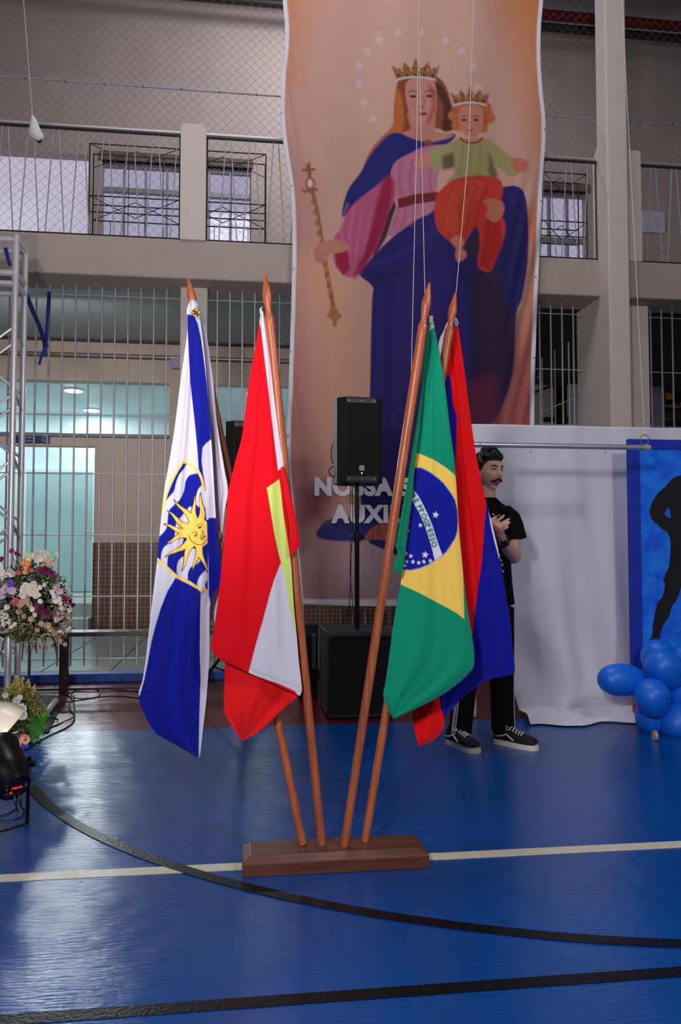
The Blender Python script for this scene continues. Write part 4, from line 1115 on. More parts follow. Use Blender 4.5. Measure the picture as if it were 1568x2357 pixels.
# subwoofer
zt = .605
A, Bq, Cq = FL(754, 1455, zt), FL(905, 1452, zt), FL(731, 1434, zt)
fr = (Bq-A); fr.z = 0; wS = fr.length; fr.normalize(); bk = Vector((-fr.y, fr.x, 0)); dS = .58
bk2 = (Cq-A); bk2.z = 0; bk2.normalize()
fr = Vector((bk2.y, -bk2.x, 0)); bk = bk2
O = Vector((A.x, A.y, 0))
e = empty('subwoofer', O+fr*wS/2+bk*dS/2, 'large black subwoofer box on the red floor carrying the speaker pole', 'subwoofer')
def S(a, b, z): return O+fr*a+bk*b+Vector((0, 0, z))
def sbox(a0_, a1_, b0, b1, z0, z1): return MB().prism([S(a0_, b0, z0), S(a1_, b0, z0), S(a1_, b1, z0), S(a0_, b1, z0)], (0, 0, z1-z0))
ob = sbox(0, wS, 0, dS, .012, zt).build('cabinet', m_blk, e)
md = ob.modifiers.new('b', 'BEVEL'); md.width = .008; md.segments = 2
c_ = .05
pts = [(.012, .035), (.012+c_, .012), (wS-.012-c_, .012), (wS-.012, .035), (wS-.012, zt-.07), (wS-.05, zt-.045), (.05, zt-.045), (.012, zt-.07)]
MB().prism([S(a, -.004, z+.02) for a, z in pts], bk*.008).build('grille', m_grl, e)
sbox(.004, wS-.004, -.006, .004, zt-.03, zt-.006).build('trim_strip', m_blk2, e)
sbox(.004, wS-.004, -.006, .004, .014, .034).build('trim_strip', m_blk2, e)
sbox(-.004, .002, dS*.3, dS*.55, zt-.3, zt-.12).build('side_handle', m_blk2, e)
for a in (.05, wS-.05):
    for b in (.06, dS-.06): MB().lathe(S(a, b, 0), (0, 0, 1), [(0, .018), (.014, .02)], 12).build('rubber_foot', m_blk, e)
pc = W(819, 1446, YSP+.15); pc = Vector((sx, YSP+.15, zt))
MB().lathe(Vector((pc.x, pc.y, zt)), (0, 0, 1), [(0, .06), (.002, .055)], 24).build('pole_socket', m_blk2, e)
# pole between them
e = empty('speaker_pole', (pc.x, pc.y, zt+.002), 'black telescopic pole rising from the subwoofer to the loudspeaker', 'speaker pole')
zc_ = W(819, 1237, pc.y).z
MB().tube([(pc.x, pc.y, zt+.002), (pc.x, pc.y, zc_)], .0175, 16).build('lower_tube', m_steelk, e, True)
MB().tube([(pc.x, pc.y, zc_), (pc.x, pc.y, sz-.0005)], .0145, 16).build('upper_tube', m_steelk, e, True)
MB().tube([(pc.x, pc.y, zc_-.035), (pc.x, pc.y, zc_+.03)], .026, 16).build('collar', m_blk, e, True)
kn = MB().tube([(pc.x+.02, pc.y-.01, zc_), (pc.x+.05, pc.y-.02, zc_)], .013, 10).build('knob', m_blk, e, True)
MB().tube([(pc.x-.03, pc.y, zc_+.012), (pc.x-.05, pc.y, zc_+.012)], .004, 6).build('safety_pin', m_gromm, e)
m_cable = mat('black_rubber_cable', (14, 14, 16), .5)
def cable(pts, label, r=.0045, k=6, name='cable'):
    pp = [Vector(q) for q in smoothpath([tuple(v) for v in pts], k)]
    return MB().tube(pp, r, 6).thing(name, m_cable, label, 'cable', None, 'all')
yk = YSP+.2
cable([W(776, 1010, yk), W(764, 1030, yk), W(764, 1060, yk), W(775, 1072, yk)], 'short black cable looping from the upper left side of the pole loudspeaker', .004)
cable([W(776, 1068, yk), W(759, 1080, yk), W(760, 1092, yk), W(776, 1102, yk)], 'short black cable looping from the lower left side of the pole loudspeaker', .004)
cable([W(807, 1112, yk), W(806, 1220, yk-.02), W(808, 1300, yk-.03), W(805, 1380, yk-.03), W(803, 1432, yk-.03)], 'thin black cable hanging down left of the speaker pole', .003)
cable([W(811, 1112, yk+.02), W(812, 1220, yk), W(806, 1310, yk), W(812, 1390, yk), W(815, 1434, yk)], 'thin black cable hanging close beside the speaker pole', .003)
# tripod for the second speaker
ty = 6.0; tx = sx2
e = empty('speaker_tripod', (tx, ty, 0), 'black tripod stand under the half hidden loudspeaker, one leg showing between the flags', 'speaker stand')
MB().tube([(tx, ty, .12), (tx, ty, sz2-.0125)], .017, 14).build('pole', m_steelk, e, True)
for fp in (FL(438, 1612), FL(668, 1606), FL(585, 1668)):
    hub = Vector((tx, ty, .62)); d = (fp-hub); 
    l = MB().tube([hub+Vector((d.x, d.y, 0)).normalized()*.02, fp+Vector((0, 0, .02))], .012, 10).build('leg', m_steelk, e, True)
    MB().tube([fp+Vector((0, 0, .0)), fp+Vector((0, 0, .035))], .016, 10).build('rubber_foot', m_blk, l)
    MB().tube([Vector((tx, ty, .22)), hub+(fp-hub)*.55], .007, 8).build('brace', m_steelk, e)
MB().tube([(tx, ty, .58), (tx, ty, .66)], .03, 14).build('collar', m_blk, e)
# black case left of the subwoofer
ya = 6.35
pa_ = W(697, 1600, ya); pb_ = W(733, 1436, ya)
e = empty('flight_case', ((pa_.x+pb_.x)/2, ya+.15, 0), 'tall black case with a grey strip, just left of the subwoofer', 'case')
MB().box((pa_.x-.03, ya, 0), (pb_.x, ya+.35, pb_.z), .01).build('shell', m_blk, e)
MB().box((W(718, 1500, ya).x, ya-.004, W(720, 1540, ya).z), (W(727, 1500, ya).x, ya+.002, W(720, 1458, ya).z), .002).build('strip', mat('dull_grey_strip', (120, 112, 108), .5, .4), e)

# ================================================================== BENCH, KERB SIDE THINGS
m_bench = mat('dark_maroon_steel', (44, 26, 32), .35, .3, noise=(9, .1))
yb0, yb1 = 6.9, 7.14
e = empty('bench', (-1.6, 7.02, 0), 'long low dark bench standing before the grille at left', 'bench')
zbn = W(145, 1456, yb0).z
MB().box((-3.6, yb0, zbn-.035), (W(560, 1500, yb0).x, yb1, zbn), .004).build('seat', m_bench, e)
for px in (-160, 146, 470):
    xx_ = W(px, 1500, yb0).x
    MB().box((xx_-.036, yb0+.012, 0), (xx_+.034, yb0+.05, zbn-.035), .003).build('leg', m_bench, e)
    MB().box((xx_-.06, yb1-.04, 0), (xx_-.0, yb1-.005, zbn-.035), .003).build('leg', m_bench, e)
MB().box((-3.6, yb0+.01, .01), (W(560, 1500, yb0).x, yb0+.03, .03), .002).build('foot_rail', m_bench, e)
# box on the rear wall beside the pier and sign over the doorway
pz = W(388, 840, YB-.3); pq = W(413, 785, YB-.3)
MB().box((pz.x, YB-.1, pz.z), (pq.x+.05, YB-.001, pq.z), .03).thing('wall_box', m_lav, 'pale rounded box on the corridor wall just left of the pier', 'box')
sa, sb = W(28, 1019, YB-.02), W(115, 1001, YB-.02)
e = empty('restroom_sign', ((sa.x+sb.x)/2, YB-.01, sa.z), 'small dark blue sign with two lines of writing above the teal doorway', 'sign')
MB().box((sa.x, YB-.02, sa.z), (W(95, 1010, YB-.02).x, YB-.002, sb.z), .004).build('plate', mat('navy_sign_face', (22, 30, 92), .4), e)
MB().box((W(96, 1010, YB-.02).x, YB-.022, sa.z), (sb.x, YB-.002, sb.z), .006).build('symbol_plate', mat('navy_sign_face', (22, 30, 92), .4), e)
ux = Vector((1, 0, 0)); uz = Vector((0, 0, 1)); hs = sb.z-sa.z
text_mesh('lettering', 'Banheiro', mat('pale_sign_print', (190, 196, 222), .5), e, (W(52, 1010, YB-.02).x, YB-.022, sa.z+hs*.56), ux, uz, hs*.26, .0, False)
text_mesh('lettering', 'masculino', mat('pale_sign_print', (190, 196, 222), .5), e, (W(52, 1010, YB-.02).x, YB-.022, sa.z+hs*.18), ux, uz, hs*.22, .0, False)
sc0 = Vector(((W(96, 1010, YB-.02).x+sb.x)/2, YB-.024, (sa.z+sb.z)/2))
ms = mat('pale_sign_print', (190, 196, 222), .5)
MB().tube([sc0+Vector((.04*math.cos(q), 0, .04*math.sin(q))) for q in np.linspace(.5, 5.2, 14)], .004, 5).build('symbol', ms, e)
MB().tube([sc0+Vector((-.03, 0, -.035)), sc0+Vector((.012, 0, .005)), sc0+Vector((.045, 0, -.03))], .004, 5).build('symbol', ms, e)
MB().tube([sc0+Vector((.0, 0, .03)), sc0+Vector((.02, 0, .012))], .006, 6).build('symbol', ms, e)
# posters in the dark room at right
def poster(px0, px1, py0, py1, Y, label, seed):
    pp = Paint((26, 26, 26)); r2 = random.Random(seed)
    wpx, hpx = px1-px0, py1-py0
    pp.ell((px0+wpx*.35, py0+hpx*.12), wpx*.4, hpx*.14, (28, 62, 56), 6)
    pp.poly([(px0, py0+hpx*.24), (px0+wpx*.62, py0+hpx*.24), (px0+wpx*.3, py0+hpx*.42)], (206, 132, 22), 2)
    pp.poly([(px0, py0+hpx*.40), (px0+wpx*.3, py0+hpx*.38), (px0+wpx*.34, py0+hpx*.56), (px0+wpx*.05, py0+hpx*.58)], (196, 120, 30), 2)
    pp.ell((px1-wpx*.03, py0+hpx*.32), wpx*.14, hpx*.12, (210, 140, 26), 2)
    pp.poly([(px0+wpx*.4, py0+hpx*.36), (px0+wpx*.66, py0+hpx*.36), (px0+wpx*.66, py0+hpx*.44), (px0+wpx*.4, py0+hpx*.44)], (150, 140, 140), 2)
    for q in range(3): pp.poly([(px0+wpx*(.35+q*.25), py0+hpx*.62), (px0+wpx*(.40+q*.25), py0+hpx*.62), (px0+wpx*(.42+q*.25), py0+hpx*.72), (px0+wpx*(.37+q*.25), py0+hpx*.72)], (180, 172, 186), 1.5)
    pp.poly([(px0, py0+hpx*.66), (px1, py0+hpx*.68), (px1, py0+hpx*.72), (px0, py0+hpx*.71)], (150, 92, 46), 2)
    pp.ell((px0+wpx*.3, py0+hpx*.88), wpx*.4, hpx*.1, (44, 66, 46), 4)
    pp.poly([(px0, py1-hpx*.08), (px0+wpx*.3, py1-hpx*.08), (px0+wpx*.06, py1)], (206, 110, 24), 2)
    xs = np.linspace(px0, px1, 60); ys = np.linspace(py0, py1, 110); gx, gy = np.meshgrid(xs, ys)
    P3 = WN(gx, gy, Y+0*gx)
    e = empty('poster', W((px0+px1)/2, py1, Y), label, 'poster')
    grid_mesh('sheet', P3, vcol_mat('poster_print', .5, 0, (200, .02)), e, pp.eval(np.stack([gx.ravel(), gy.ravel()], -1)), back=P3+np.array([0, .006, 0]))
poster(1531, 1590, 846, 975, YB+.35, 'dark poster with orange shapes inside the room at far right', 3)
MB().box((x4-.2, YB-.04, W(1300, 972, YB).z), (xR, YB+.0, W(1300, 962, YB).z), .004).thing('shelf_rail', m_dark_m, 'thin dark rail across the dark room behind the right hand bars', 'rail')

# ================================================================== WHITE SHEET, HANGING PIPE, BLUE PANEL
YSH = 5.48
m_sheet = mat('white_polyester_sheet', (216, 212, 224), .7, bump=(30, .1), noise=(2, .03))
ny, nx = 170, 220
xa, xb = W(1082, 980, YSH).x, W(1640, 985, YSH).x; zt_ = W(1300, 980, YSH).z
tt = np.linspace(0, 1, ny)[:, None]; ss = np.linspace(0, 1, nx)[None, :]
tv = np.clip(tt/.86, 0, 1); tp_ = np.clip((tt-.86)/.14, 0, 1)
xl = xa+.34*np.clip((tv-.35)/.65, 0, 1)**1.3
X = xl*(1-ss)+xb*ss+0*tt
Z = zt_*(1-tv)+.045*tv+0*ss
fol = .018*np.sin(X*13+1.2*np.sin(Z*2.1))+.008*np.sin(X*31+Z*3)
fol = fol*(.25+.75*tv)
diag = np.clip((.9-Z)/.9, 0, 1)*np.clip(1.4-(X-xl)/1.0, 0, 1)
fol = fol+.035*diag*np.sin((X*1.0+Z*.9)*11)
Yg = YSH+fol
Yg = Yg-tp_*(.30+.05*np.sin(X*6)+.03*np.sin(X*17))
Z = Z*(1-tp_)+tp_*0.006+np.sin(PI*np.clip(tp_, 0, 1))*(.030+.022*np.sin(X*9+tp_*4)+.016*np.sin(X*23+tp_*7))
Z = Z+tp_*(.004)
X = X+tp_*.06*np.sin(X*5)
P3 = np.stack([X, Yg, np.maximum(Z, .004)], -1)
e = empty('white_sheet', ((xa+xb)/2, YSH, 0), 'large white sheet hung as a backdrop behind the man, puddled on the floor', 'sheet')
grid_mesh('cloth', P3, m_sheet, e, None, back=P3+np.array([0, .004, .001]))
MB().box((xa, YSH+.03, zt_-.035), (xb, YSH+.055, zt_-.004), .006).build('top_bar', m_lav, e)
for x in (xa+.62, xb-.05): MB().box((x, YSH+.06, 0), (x+.04, YSH+.09, zt_-.02)).build('post', m_lav, e)
# hanging pipe with hooks
YR_ = 4.62
r0_, r1_ = W(1040, 1025, YR_), W(1495, 1031, YR_)
rz_ = W(1300, 1027, YR_).z
e = empty('hanging_pipe', (r1_.x, YR_, rz_), 'horizontal silver pipe hanging on cords before the white sheet', 'pipe')
MB().tube([(r0_.x, YR_, rz_), (r1_.x, YR_, rz_)], .0165, 16).build('tube', mat('brushed_aluminium', (186, 186, 196), .35, .7, noise=(1, .12), brush=(3, 90, 90)), e, True)
MB().tube([(r1_.x-.035, YR_, rz_), (r1_.x+.002, YR_, rz_)], .0175, 16).build('end_wrap', mat('worn_tape', (170, 150, 150), .6, noise=(90, .3)), e, True)
rc_ = Vector((W(1484, 1012, YR_).x, YR_, W(1484, 1012, YR_).z))
MB().tube([rc_+Vector((.029*math.cos(q*PI/12), 0, .031*math.sin(q*PI/12))) for q in range(24)], .0032, 6, closed=True).build('ring', m_gromm, e, True)
for px in (1221, 1393):
    h0 = W(px, 1036, YR_); h0 = Vector((h0.x, YR_, rz_-.017))
    MB().tube([h0, h0+Vector((0, 0, -.012)), h0+Vector((.008, 0, -.02)), h0+Vector((.004, 0, -.028)), h0+Vector((-.004, 0, -.024))], .0016, 5).build('hook', m_gromm, e)
lp = W(1104, 1026, YR_)
MB().tube([Vector((lp.x, YR_-.019, rz_+.02)), Vector((lp.x+.002, YR_-.021, rz_-.02)), Vector((lp.x-.008, YR_-.02, rz_-.06)), Vector((lp.x-.002, YR_-.02, rz_-.105)), Vector((lp.x+.006, YR_-.02, rz_-.06)), Vector((lp.x-.004, YR_-.02, rz_-.02))], .0014, 5).build('string', m_cord, e)
MB().ball(rc_+Vector((0, 0, .04)), .010, (1, .8, 1), 8).build('knot', m_cord, e, 'all')

YPN = 5.22
m_navy = mat('navy_frame_cloth', (8, 44, 168), .75, noise=(7, .2), bump=(300, .2))
e = empty('painted_panel', (W(1560, 1540, YPN).x, YPN, .02), 'blue mottled panel with a navy border and a black human silhouette', 'panel')
pl, pr_ = W(1449, 1100, YPN).x, W(1449, 1100, YPN).x+1.05
pt_, pbm = W(1449, 1010, YPN).z, W(1452, 1541, YPN).z
m_bl = bpy.data.materials.new('mottled_bright_blue'); m_bl.use_nodes = True
nt = m_bl.node_tree; N = nt.nodes; L = nt.links; b = N['Principled BSDF']; b.inputs['Roughness'].default_value = .8
tc = N.new('ShaderNodeTexCoord'); n = N.new('ShaderNodeTexNoise'); n.inputs['Scale'].default_value = 7; n.inputs['Detail'].default_value = 6; n.inputs['Roughness'].default_value = .6
r = N.new('ShaderNodeValToRGB'); r.color_ramp.elements[0].position = .36; r.color_ramp.elements[1].position = .68
r.color_ramp.elements[0].color = (*lin((0, 84, 232)), 1); r.color_ramp.elements[1].color = (*lin((12, 142, 252)), 1)
L.new(tc.outputs['Object'], n.inputs['Vector']); L.new(n.outputs['Fac'], r.inputs[0]); L.new(r.outputs[0], b.inputs['Base Color'])
MB().box((pl+.02, YPN+.012, pbm+.01), (pr_-.02, YPN+.03, pt_-.01)).build('field', m_bl, e)
bwd = W(1474, 1100, YPN).x-pl
for nm, a, b_ in (('border', (pl, pbm), (pl+bwd, pt_)), ('border', (pr_-bwd, pbm), (pr_, pt_)), ('border', (pl+bwd, pt_-.07), (pr_-bwd, pt_)), ('border', (pl+bwd, pbm), (pr_-bwd, pbm+.07))):
    MB().box((a[0], YPN, a[1]), (b_[0], YPN+.04, b_[1]), .004).build(nm, m_navy, e)
for x in (pl+.012, pr_-.06):
    MB().box((x, YPN+.004, .03), (x+.05, YPN+.038, pbm), .003).build('leg', wood('reddish_brown_wood', (130, 62, 28), .5), e)
sil = [(1496, 1178), (1500, 1160), (1510, 1142), (1518, 1132), (1530, 1122), (1546, 1104), (1560, 1096), (1575, 1093), (1584, 1086), (1580, 1060), (1590, 1040), (1612, 1036), (1628, 1052), (1626, 1080), (1634, 1094), (1650, 1110), (1654, 1160), (1640, 1230), (1630, 1300), (1632, 1360), (1612, 1420), (1600, 1480), (1580, 1478), (1578, 1400), (1570, 1350), (1562, 1370), (1553, 1389), (1546, 1396), (1541, 1418), (1530, 1434), (1522, 1452), (1518, 1473), (1518, 1486), (1490, 1486), (1495, 1474), (1502, 1462), (1503, 1440), (1508, 1412), (1514, 1388), (1526, 1372), (1531, 1344), (1527, 1334), (1532, 1322), (1540, 1303), (1544, 1260), (1543, 1240), (1541, 1234), (1533, 1221), (1529, 1221), (1514, 1208), (1500, 1194)]
hole = [(1531, 1179), (1540, 1168), (1544, 1192), (1534, 1188)]
sil2 = smoothpath(sil, 3, True)
m_sil = mat('black_silhouette_paint', (16, 14, 20), .85)
MB().prism([W(x, y, YPN+.0115) for x, y in sil2], (0, -.002, 0)).build('silhouette', m_sil, e, fix=False)
MB().prism([W(x, y, YPN+.0095) for x, y in smoothpath(hole, 3, True)], (0, -.001, 0)).build('silhouette_gap', m_bl, e)

# balloons in a cluster on a wheeled foot
m_ball = mat('blue_latex', (8, 108, 226), .42, spec=.5)
def egg(L_, r_):
    prof = []
    for k in range(15):
        q = k/14; a = PI*q
        prof.append((L_*(.5-.5*math.cos(a)), r_*math.sin(a)**.9*(1-.28*(q-.5))*1.03 if 0 < q < 1 else .0))
    return prof
bal = [((1380, 1564, 4.98), (1484, 1566, 5.02), 37, 'pear shaped blue balloon sticking out to the left of the cluster'),
       ((1512, 1473, 5.06), (1519, 1560, 5.1), 39, 'blue balloon at the top left of the cluster, behind another'),
       ((1505, 1513, 4.86), (1562, 1572, 4.97), 41, 'large blue balloon in front at the upper middle of the cluster'),
       ((1494, 1570, 4.82), (1510, 1643, 4.90), 40, 'round blue balloon in front at the lower left of the cluster'),
       ((1500, 1688, 4.98), (1500, 1606, 5.0), 36, 'blue balloon low in the cluster above the caster'),
       ((1556, 1704, 4.84), (1566, 1620, 4.95), 43, 'big blue balloon at the bottom right of the cluster'),
       ((1612, 1588, 4.88), (1545, 1606, 4.97), 38, 'blue balloon cut by the frame edge at middle right'),
       ((1592, 1490, 5.0), (1560, 1552, 5.08), 36, 'blue balloon cut by the frame edge at upper right')]
for a, b_, rp, lab in bal:
    A_ = W(*a); B_ = W(*b_); d = B_-A_; r_ = rp*5.15/FPX; Ll = max(d.length*1.04, r_*2.0)
    e2 = empty('balloon', A_+d*.5, lab, 'balloon', 'blue balloons clustered beside the panel')
    MB().lathe(A_, d, egg(Ll, r_), 28).build('skin', m_ball, e2, 'all')
    MB().lathe(A_+d.normalized()*(Ll*.985), d, [(0, .006), (.008, .004), (.016, .009)], 8).build('knot', m_ball, e2)
cs = FL(1508, 1704)
e = empty('balloon_stand', cs+Vector((.1, .1, 0)), 'low wheeled base under the balloons, one pale caster showing', 'stand')
MB().box(cs+Vector((.10, .20, .060)), cs+Vector((.26, .30, .066)), .003).build('base_plate', m_blk, e)
for dx, dy in ((0, 0), (.24, .10), (.12, .26), (.26, .26)):
    c2 = cs+Vector((dx, dy, .028))
    o = MB().lathe(c2-Vector((.011, 0, 0)), (1, 0, 0), [(0, .018), (.002, .028), (.02, .028), (.022, .018)], 20).build('caster', mat('ivory_wheel', (198, 186, 164), .35, .3), e, True)
    MB().box(c2+Vector((-.018, -.006, 0)), c2+Vector((.018, .006, .035)), .002).build('fork', m_gromm, o)

# ================================================================== TRUSS, STRAPS, FLOWERS, STAGE LIGHT
m_alu = mat('polished_aluminium_tube', (222, 218, 222), .32, .45, noise=(5, .08), bump=(20, .06))
m_strap = mat('navy_webbing', (10, 42, 118), .8, bump=(300, .3))
YTR = 6.22; dT = .26
xt = W(36, 620, YTR).x; xt0 = xt-.29
zT = W(30, 551, YTR).z; zT2 = W(20, 628, YTR).z; zT3 = W(20, 652, YTR).z
e = empty('aluminium_truss', (xt-.145, YTR+dT/2, 0), 'silver aluminium box truss tower with a beam leaving to the left', 'truss')
for x in (xt, xt0):
    for y in (YTR, YTR+dT):
        MB().tube([(x, y, .01), (x, y, zT3-.0)], .0235, 14).build('chord', m_alu, e, True)
        MB().tube([(x, y, zT3), (x, y, zT+.035 if y == YTR else zT)], .0245, 14).build('corner_tube', m_alu, e, True)
for z in (zT, zT2, zT3):
    for y in (YTR, YTR+dT):
        MB().tube([(xt if z == zT3 else xt, y, z), (xt0-(0 if z == zT3 else 1.6), y, z)], .0235 if z != zT3 else .02, 14).build('chord', m_alu, e, True)
    for x in (xt, xt0):
        MB().tube([(x, YTR, z), (x, YTR+dT, z)], .0225, 12).build('crossbar', m_alu, e, True)
zn = [W(24, y, YTR).z for y in (745, 900, 1052, 1205, 1360, 1515)]
for k in range(5):
    za = zn[k+1]; zb_ = zn[k]; zm = (za+zb_)/2
    for y in (YTR, YTR+dT):
        MB().tube([(xt, y, za+.02), (xt0, y, zm)], .010, 8).build('brace', m_alu, e)
        MB().tube([(xt0, y, zm), (xt, y, zb_-.02)], .010, 8).build('brace', m_alu, e)
    MB().tube([(xt, YTR, zb_+.03), (xt, YTR+dT, zb_-.12)], .010, 8).build('brace', m_alu, e)
for k in range(5):
    x = xt0-.05-k*.28
    MB().tube([(x+.2, YTR, zT2), (x+.02, YTR, zT)], .010, 8).build('brace', m_alu, e)
    MB().tube([(x+.05, YTR+dT, zT2), (x+.05, YTR+dT, zT)], .012, 8).build('brace', m_alu, e)
MB().tube([(xt-.09, YTR+dT, zT2), (xt-.09, YTR+dT, zT)], .010, 8).build('brace', m_alu, e)
MB().box((xt0-.05, YTR-.05, .0), (xt+.05, YTR+dT+.05, .012), .003).build('base_plate', m_alu, e)
p0, p1 = FL(96, 1655, .03), FL(128, 1614, .03)
MB().tube([p0, p1], .025, 14).thing('loose_tube', m_alu, 'short silver tube lying on the black mat beside the truss foot', 'tube', None, True)
# black mat under it
quad = [FL(60, 1600), FL(152, 1604), FL(112, 1688), (FL(20, 1688))]
MB().prism([q+Vector((0, 0, .0035)) for q in quad], (0, 0, .004)).thing('floor_mat', mat('black_mat_rubber', (18, 17, 20), .8, bump=(200, .3)), 'black mat on the floor edge under the flowers and truss foot', 'mat')
def ribbon(pts, wd, name, parent=None, th=.002, label=None):
    """flat webbing strip facing the hall"""
    P_ = [Vector(q) for q in smoothpath([tuple(v) for v in pts], 5)]
    mb = MB()
    for i, q in enumerate(P_):
        a = P_[max(i-1, 0)]; c = P_[min(i+1, len(P_)-1)]; t = (c-a).normalized(); s1 = t.cross(Vector((0, 1, 0)))
        s1 = s1.normalized() if s1.length > 1e-4 else Vector((1, 0, 0))
        for sg, d in ((-1, 0), (1, 0), (1, th), (-1, th)): mb.v.append(tuple(q+s1*wd/2*sg+Vector((0, d, 0))))
    n_ = len(P_)
    for i in range(n_-1):
        for k in range(4): mb.f.append((i*4+k, i*4+(k+1) % 4, (i+1)*4+(k+1) % 4, (i+1)*4+k))
    mb.f += [(3, 2, 1, 0), tuple((n_-1)*4+k for k in range(4))]
    if label: return mb.thing(name, m_strap, label, 'strap')
    return mb.build(name, m_strap, parent)
e = empty('webbing_strap', W(105, 800, 7.0), 'navy webbing strap knotted between truss and grille bar', 'strap')
kn = W(105, 797, 7.05)
ribbon([W(60, 676, 6.5), W(75, 715, 6.65), W(92, 755, 6.85), kn], .036, 'band', e)
ribbon([kn, W(109, 740, 7.2), W(113, 672, YG-.012)], .03, 'band', e)
ribbon([W(107, 730, 7.18), W(110, 690, YG-.02), W(114, 671, YG-.02)], .014, 'band', e)
ribbon([kn, W(98, 812, 7.0), W(94, 825, 7.0), W(90, 840, 7.0)], .022, 'loose_end', e)
ribbon([kn+Vector((0, -.01, 0)), W(104, 815, 7.0), W(103, 818, 7.0)], .034, 'loose_end', e)
MB().ball(kn, .026, (1, .8, .9), 10).build('knot', m_strap, e, 'all')
ribbon([W(12, 570, YTR+dT-.03), W(17, 590, YTR+dT-.03), W(23, 612, YTR+dT-.03)], .03, 'webbing_strap', None, .002, 'short navy strap wrapped over the rear tube at the truss corner')

# ---- flowers
m_petals = {}
def pm_(name, c): return mat(name, c, .6, noise=(60, .12))
def flower_mesh(name, layers, r, n, m, cup=.5, centre=None, seed=0):
    """petal rosette facing -Y, centred on the origin"""
    rr = random.Random(seed); mb = MB()
    for L_ in range(layers):
        k = 1-.26*L_; up = cup*(.25+.75*L_/max(1, layers-1)) if layers > 1 else cup*.5
        for i in range(n):
            q = 2*PI*(i+.5*L_)/n+rr.uniform(-.12, .12); R0 = r*k*rr.uniform(.85, 1.1); wd = 2.0*R0*math.sin(PI/n)*.66
            d = Vector((math.cos(q), 0, math.sin(q))); s1 = Vector((-math.sin(q), 0, math.cos(q)))
            f = Vector((0, -1, 0)); b0 = f*(.08*r*L_)
            def pt(u, v, h): return b0+d*R0*u+s1*wd*v+f*R0*up*h
            # a cupped petal: raised middle, drooping tip
            pts = [pt(.02, 0, 0), pt(.35, .75, .30), pt(.35, 0, .12), pt(.35, -.75, .30), pt(.75, .85, .80), pt(.78, 0, .55), pt(.75, -.85, .80), pt(1.05, .30, .70), pt(1.08, -.30, .70)]
            mb.add(pts, [(0, 1, 2), (0, 2, 3), (1, 4, 5, 2), (2, 5, 6, 3), (4, 7, 5), (5, 7, 8), (5, 8, 6)])
    if centre: mb.ball((0, -.12*r*layers, 0), r*.2, (1, .7, 1), 6)
    me = bpy.data.meshes.new(name); me.from_pydata(mb.v, [], mb.f); me.materials.append(m)
    return me
KINDS = {
 'burgundy': flower_mesh('burgundy_bloom', 3, .040, 6, pm_('burgundy_petal', (104, 12, 62)), .8, None, 1),
 'white': flower_mesh('white_bloom', 2, .042, 6, pm_('white_petal', (228, 222, 212)), .9, True, 2),
 'rose': flower_mesh('cream_rose', 4, .048, 6, pm_('cream_petal', (226, 214, 196)), 1.0, None, 3),
 'lilac': flower_mesh('lilac_bloom', 2, .038, 6, pm_('lilac_petal', (214, 178, 206)), .6, True, 4),
 'purple': flower_mesh('purple_daisy', 1, .026, 12, pm_('purple_petal', (88, 52, 176)), .2, True, 5),
 'pink': flower_mesh('pink_carnation', 4, .030, 9, pm_('pink_petal', (222, 92, 122)), .9, None, 6),
 'maroon': flower_mesh('maroon_carnation', 4, .026, 8, pm_('maroon_petal', (150, 40, 78)), .9, None, 7),
 'orange': flower_mesh('orange_snapdragon', 2, .024, 5, pm_('orange_petal', (244, 160, 100)), .9, None, 8),
 'peach': flower_mesh('peach_bloom', 2, .032, 5, pm_('peach_petal', (232, 184, 156)), .9, None, 9),
 'cream': flower_mesh('cream_snapdragon', 2, .022, 5, pm_('pale_yellow_petal', (236, 228, 170)), .9, None, 10),
 'tan': flower_mesh('dried_bloom', 2, .026, 5, pm_('dried_petal', (190, 158, 132)), .7, None, 11),
 'stock': flower_mesh('white_stock', 2, .019, 5, pm_('soft_white_petal', (232, 220, 214)), .5, None, 12),
 'daisy': flower_mesh('white_pompon', 4, .026, 10, pm_('pompon_petal', (236, 236, 226)), .9, None, 13),
}
def put(kind, px, py, Y, parent, sc=1.0, name=None):
    o = bpy.data.objects.new(name or {'burgundy': 'burgundy_bloom', 'white': 'lily', 'rose': 'rose', 'lilac': 'lilac_bloom', 'purple': 'purple_daisy', 'pink': 'carnation', 'maroon': 'carnation', 'orange': 'snapdragon', 'peach': 'bloom', 'cream': 'snapdragon', 'tan': 'dried_bloom', 'stock': 'stock_bloom', 'daisy': 'pompon_flower'}[kind], KINDS[kind])
    COL.objects.link(o); o.parent = parent; o.location = W(px, py, Y)-wloc(parent)
    o.rotation_euler = (random.uniform(-.5, .4), random.uniform(0, 6.28), random.uniform(-.5, .5)); o.scale = (sc,)*3
    return o
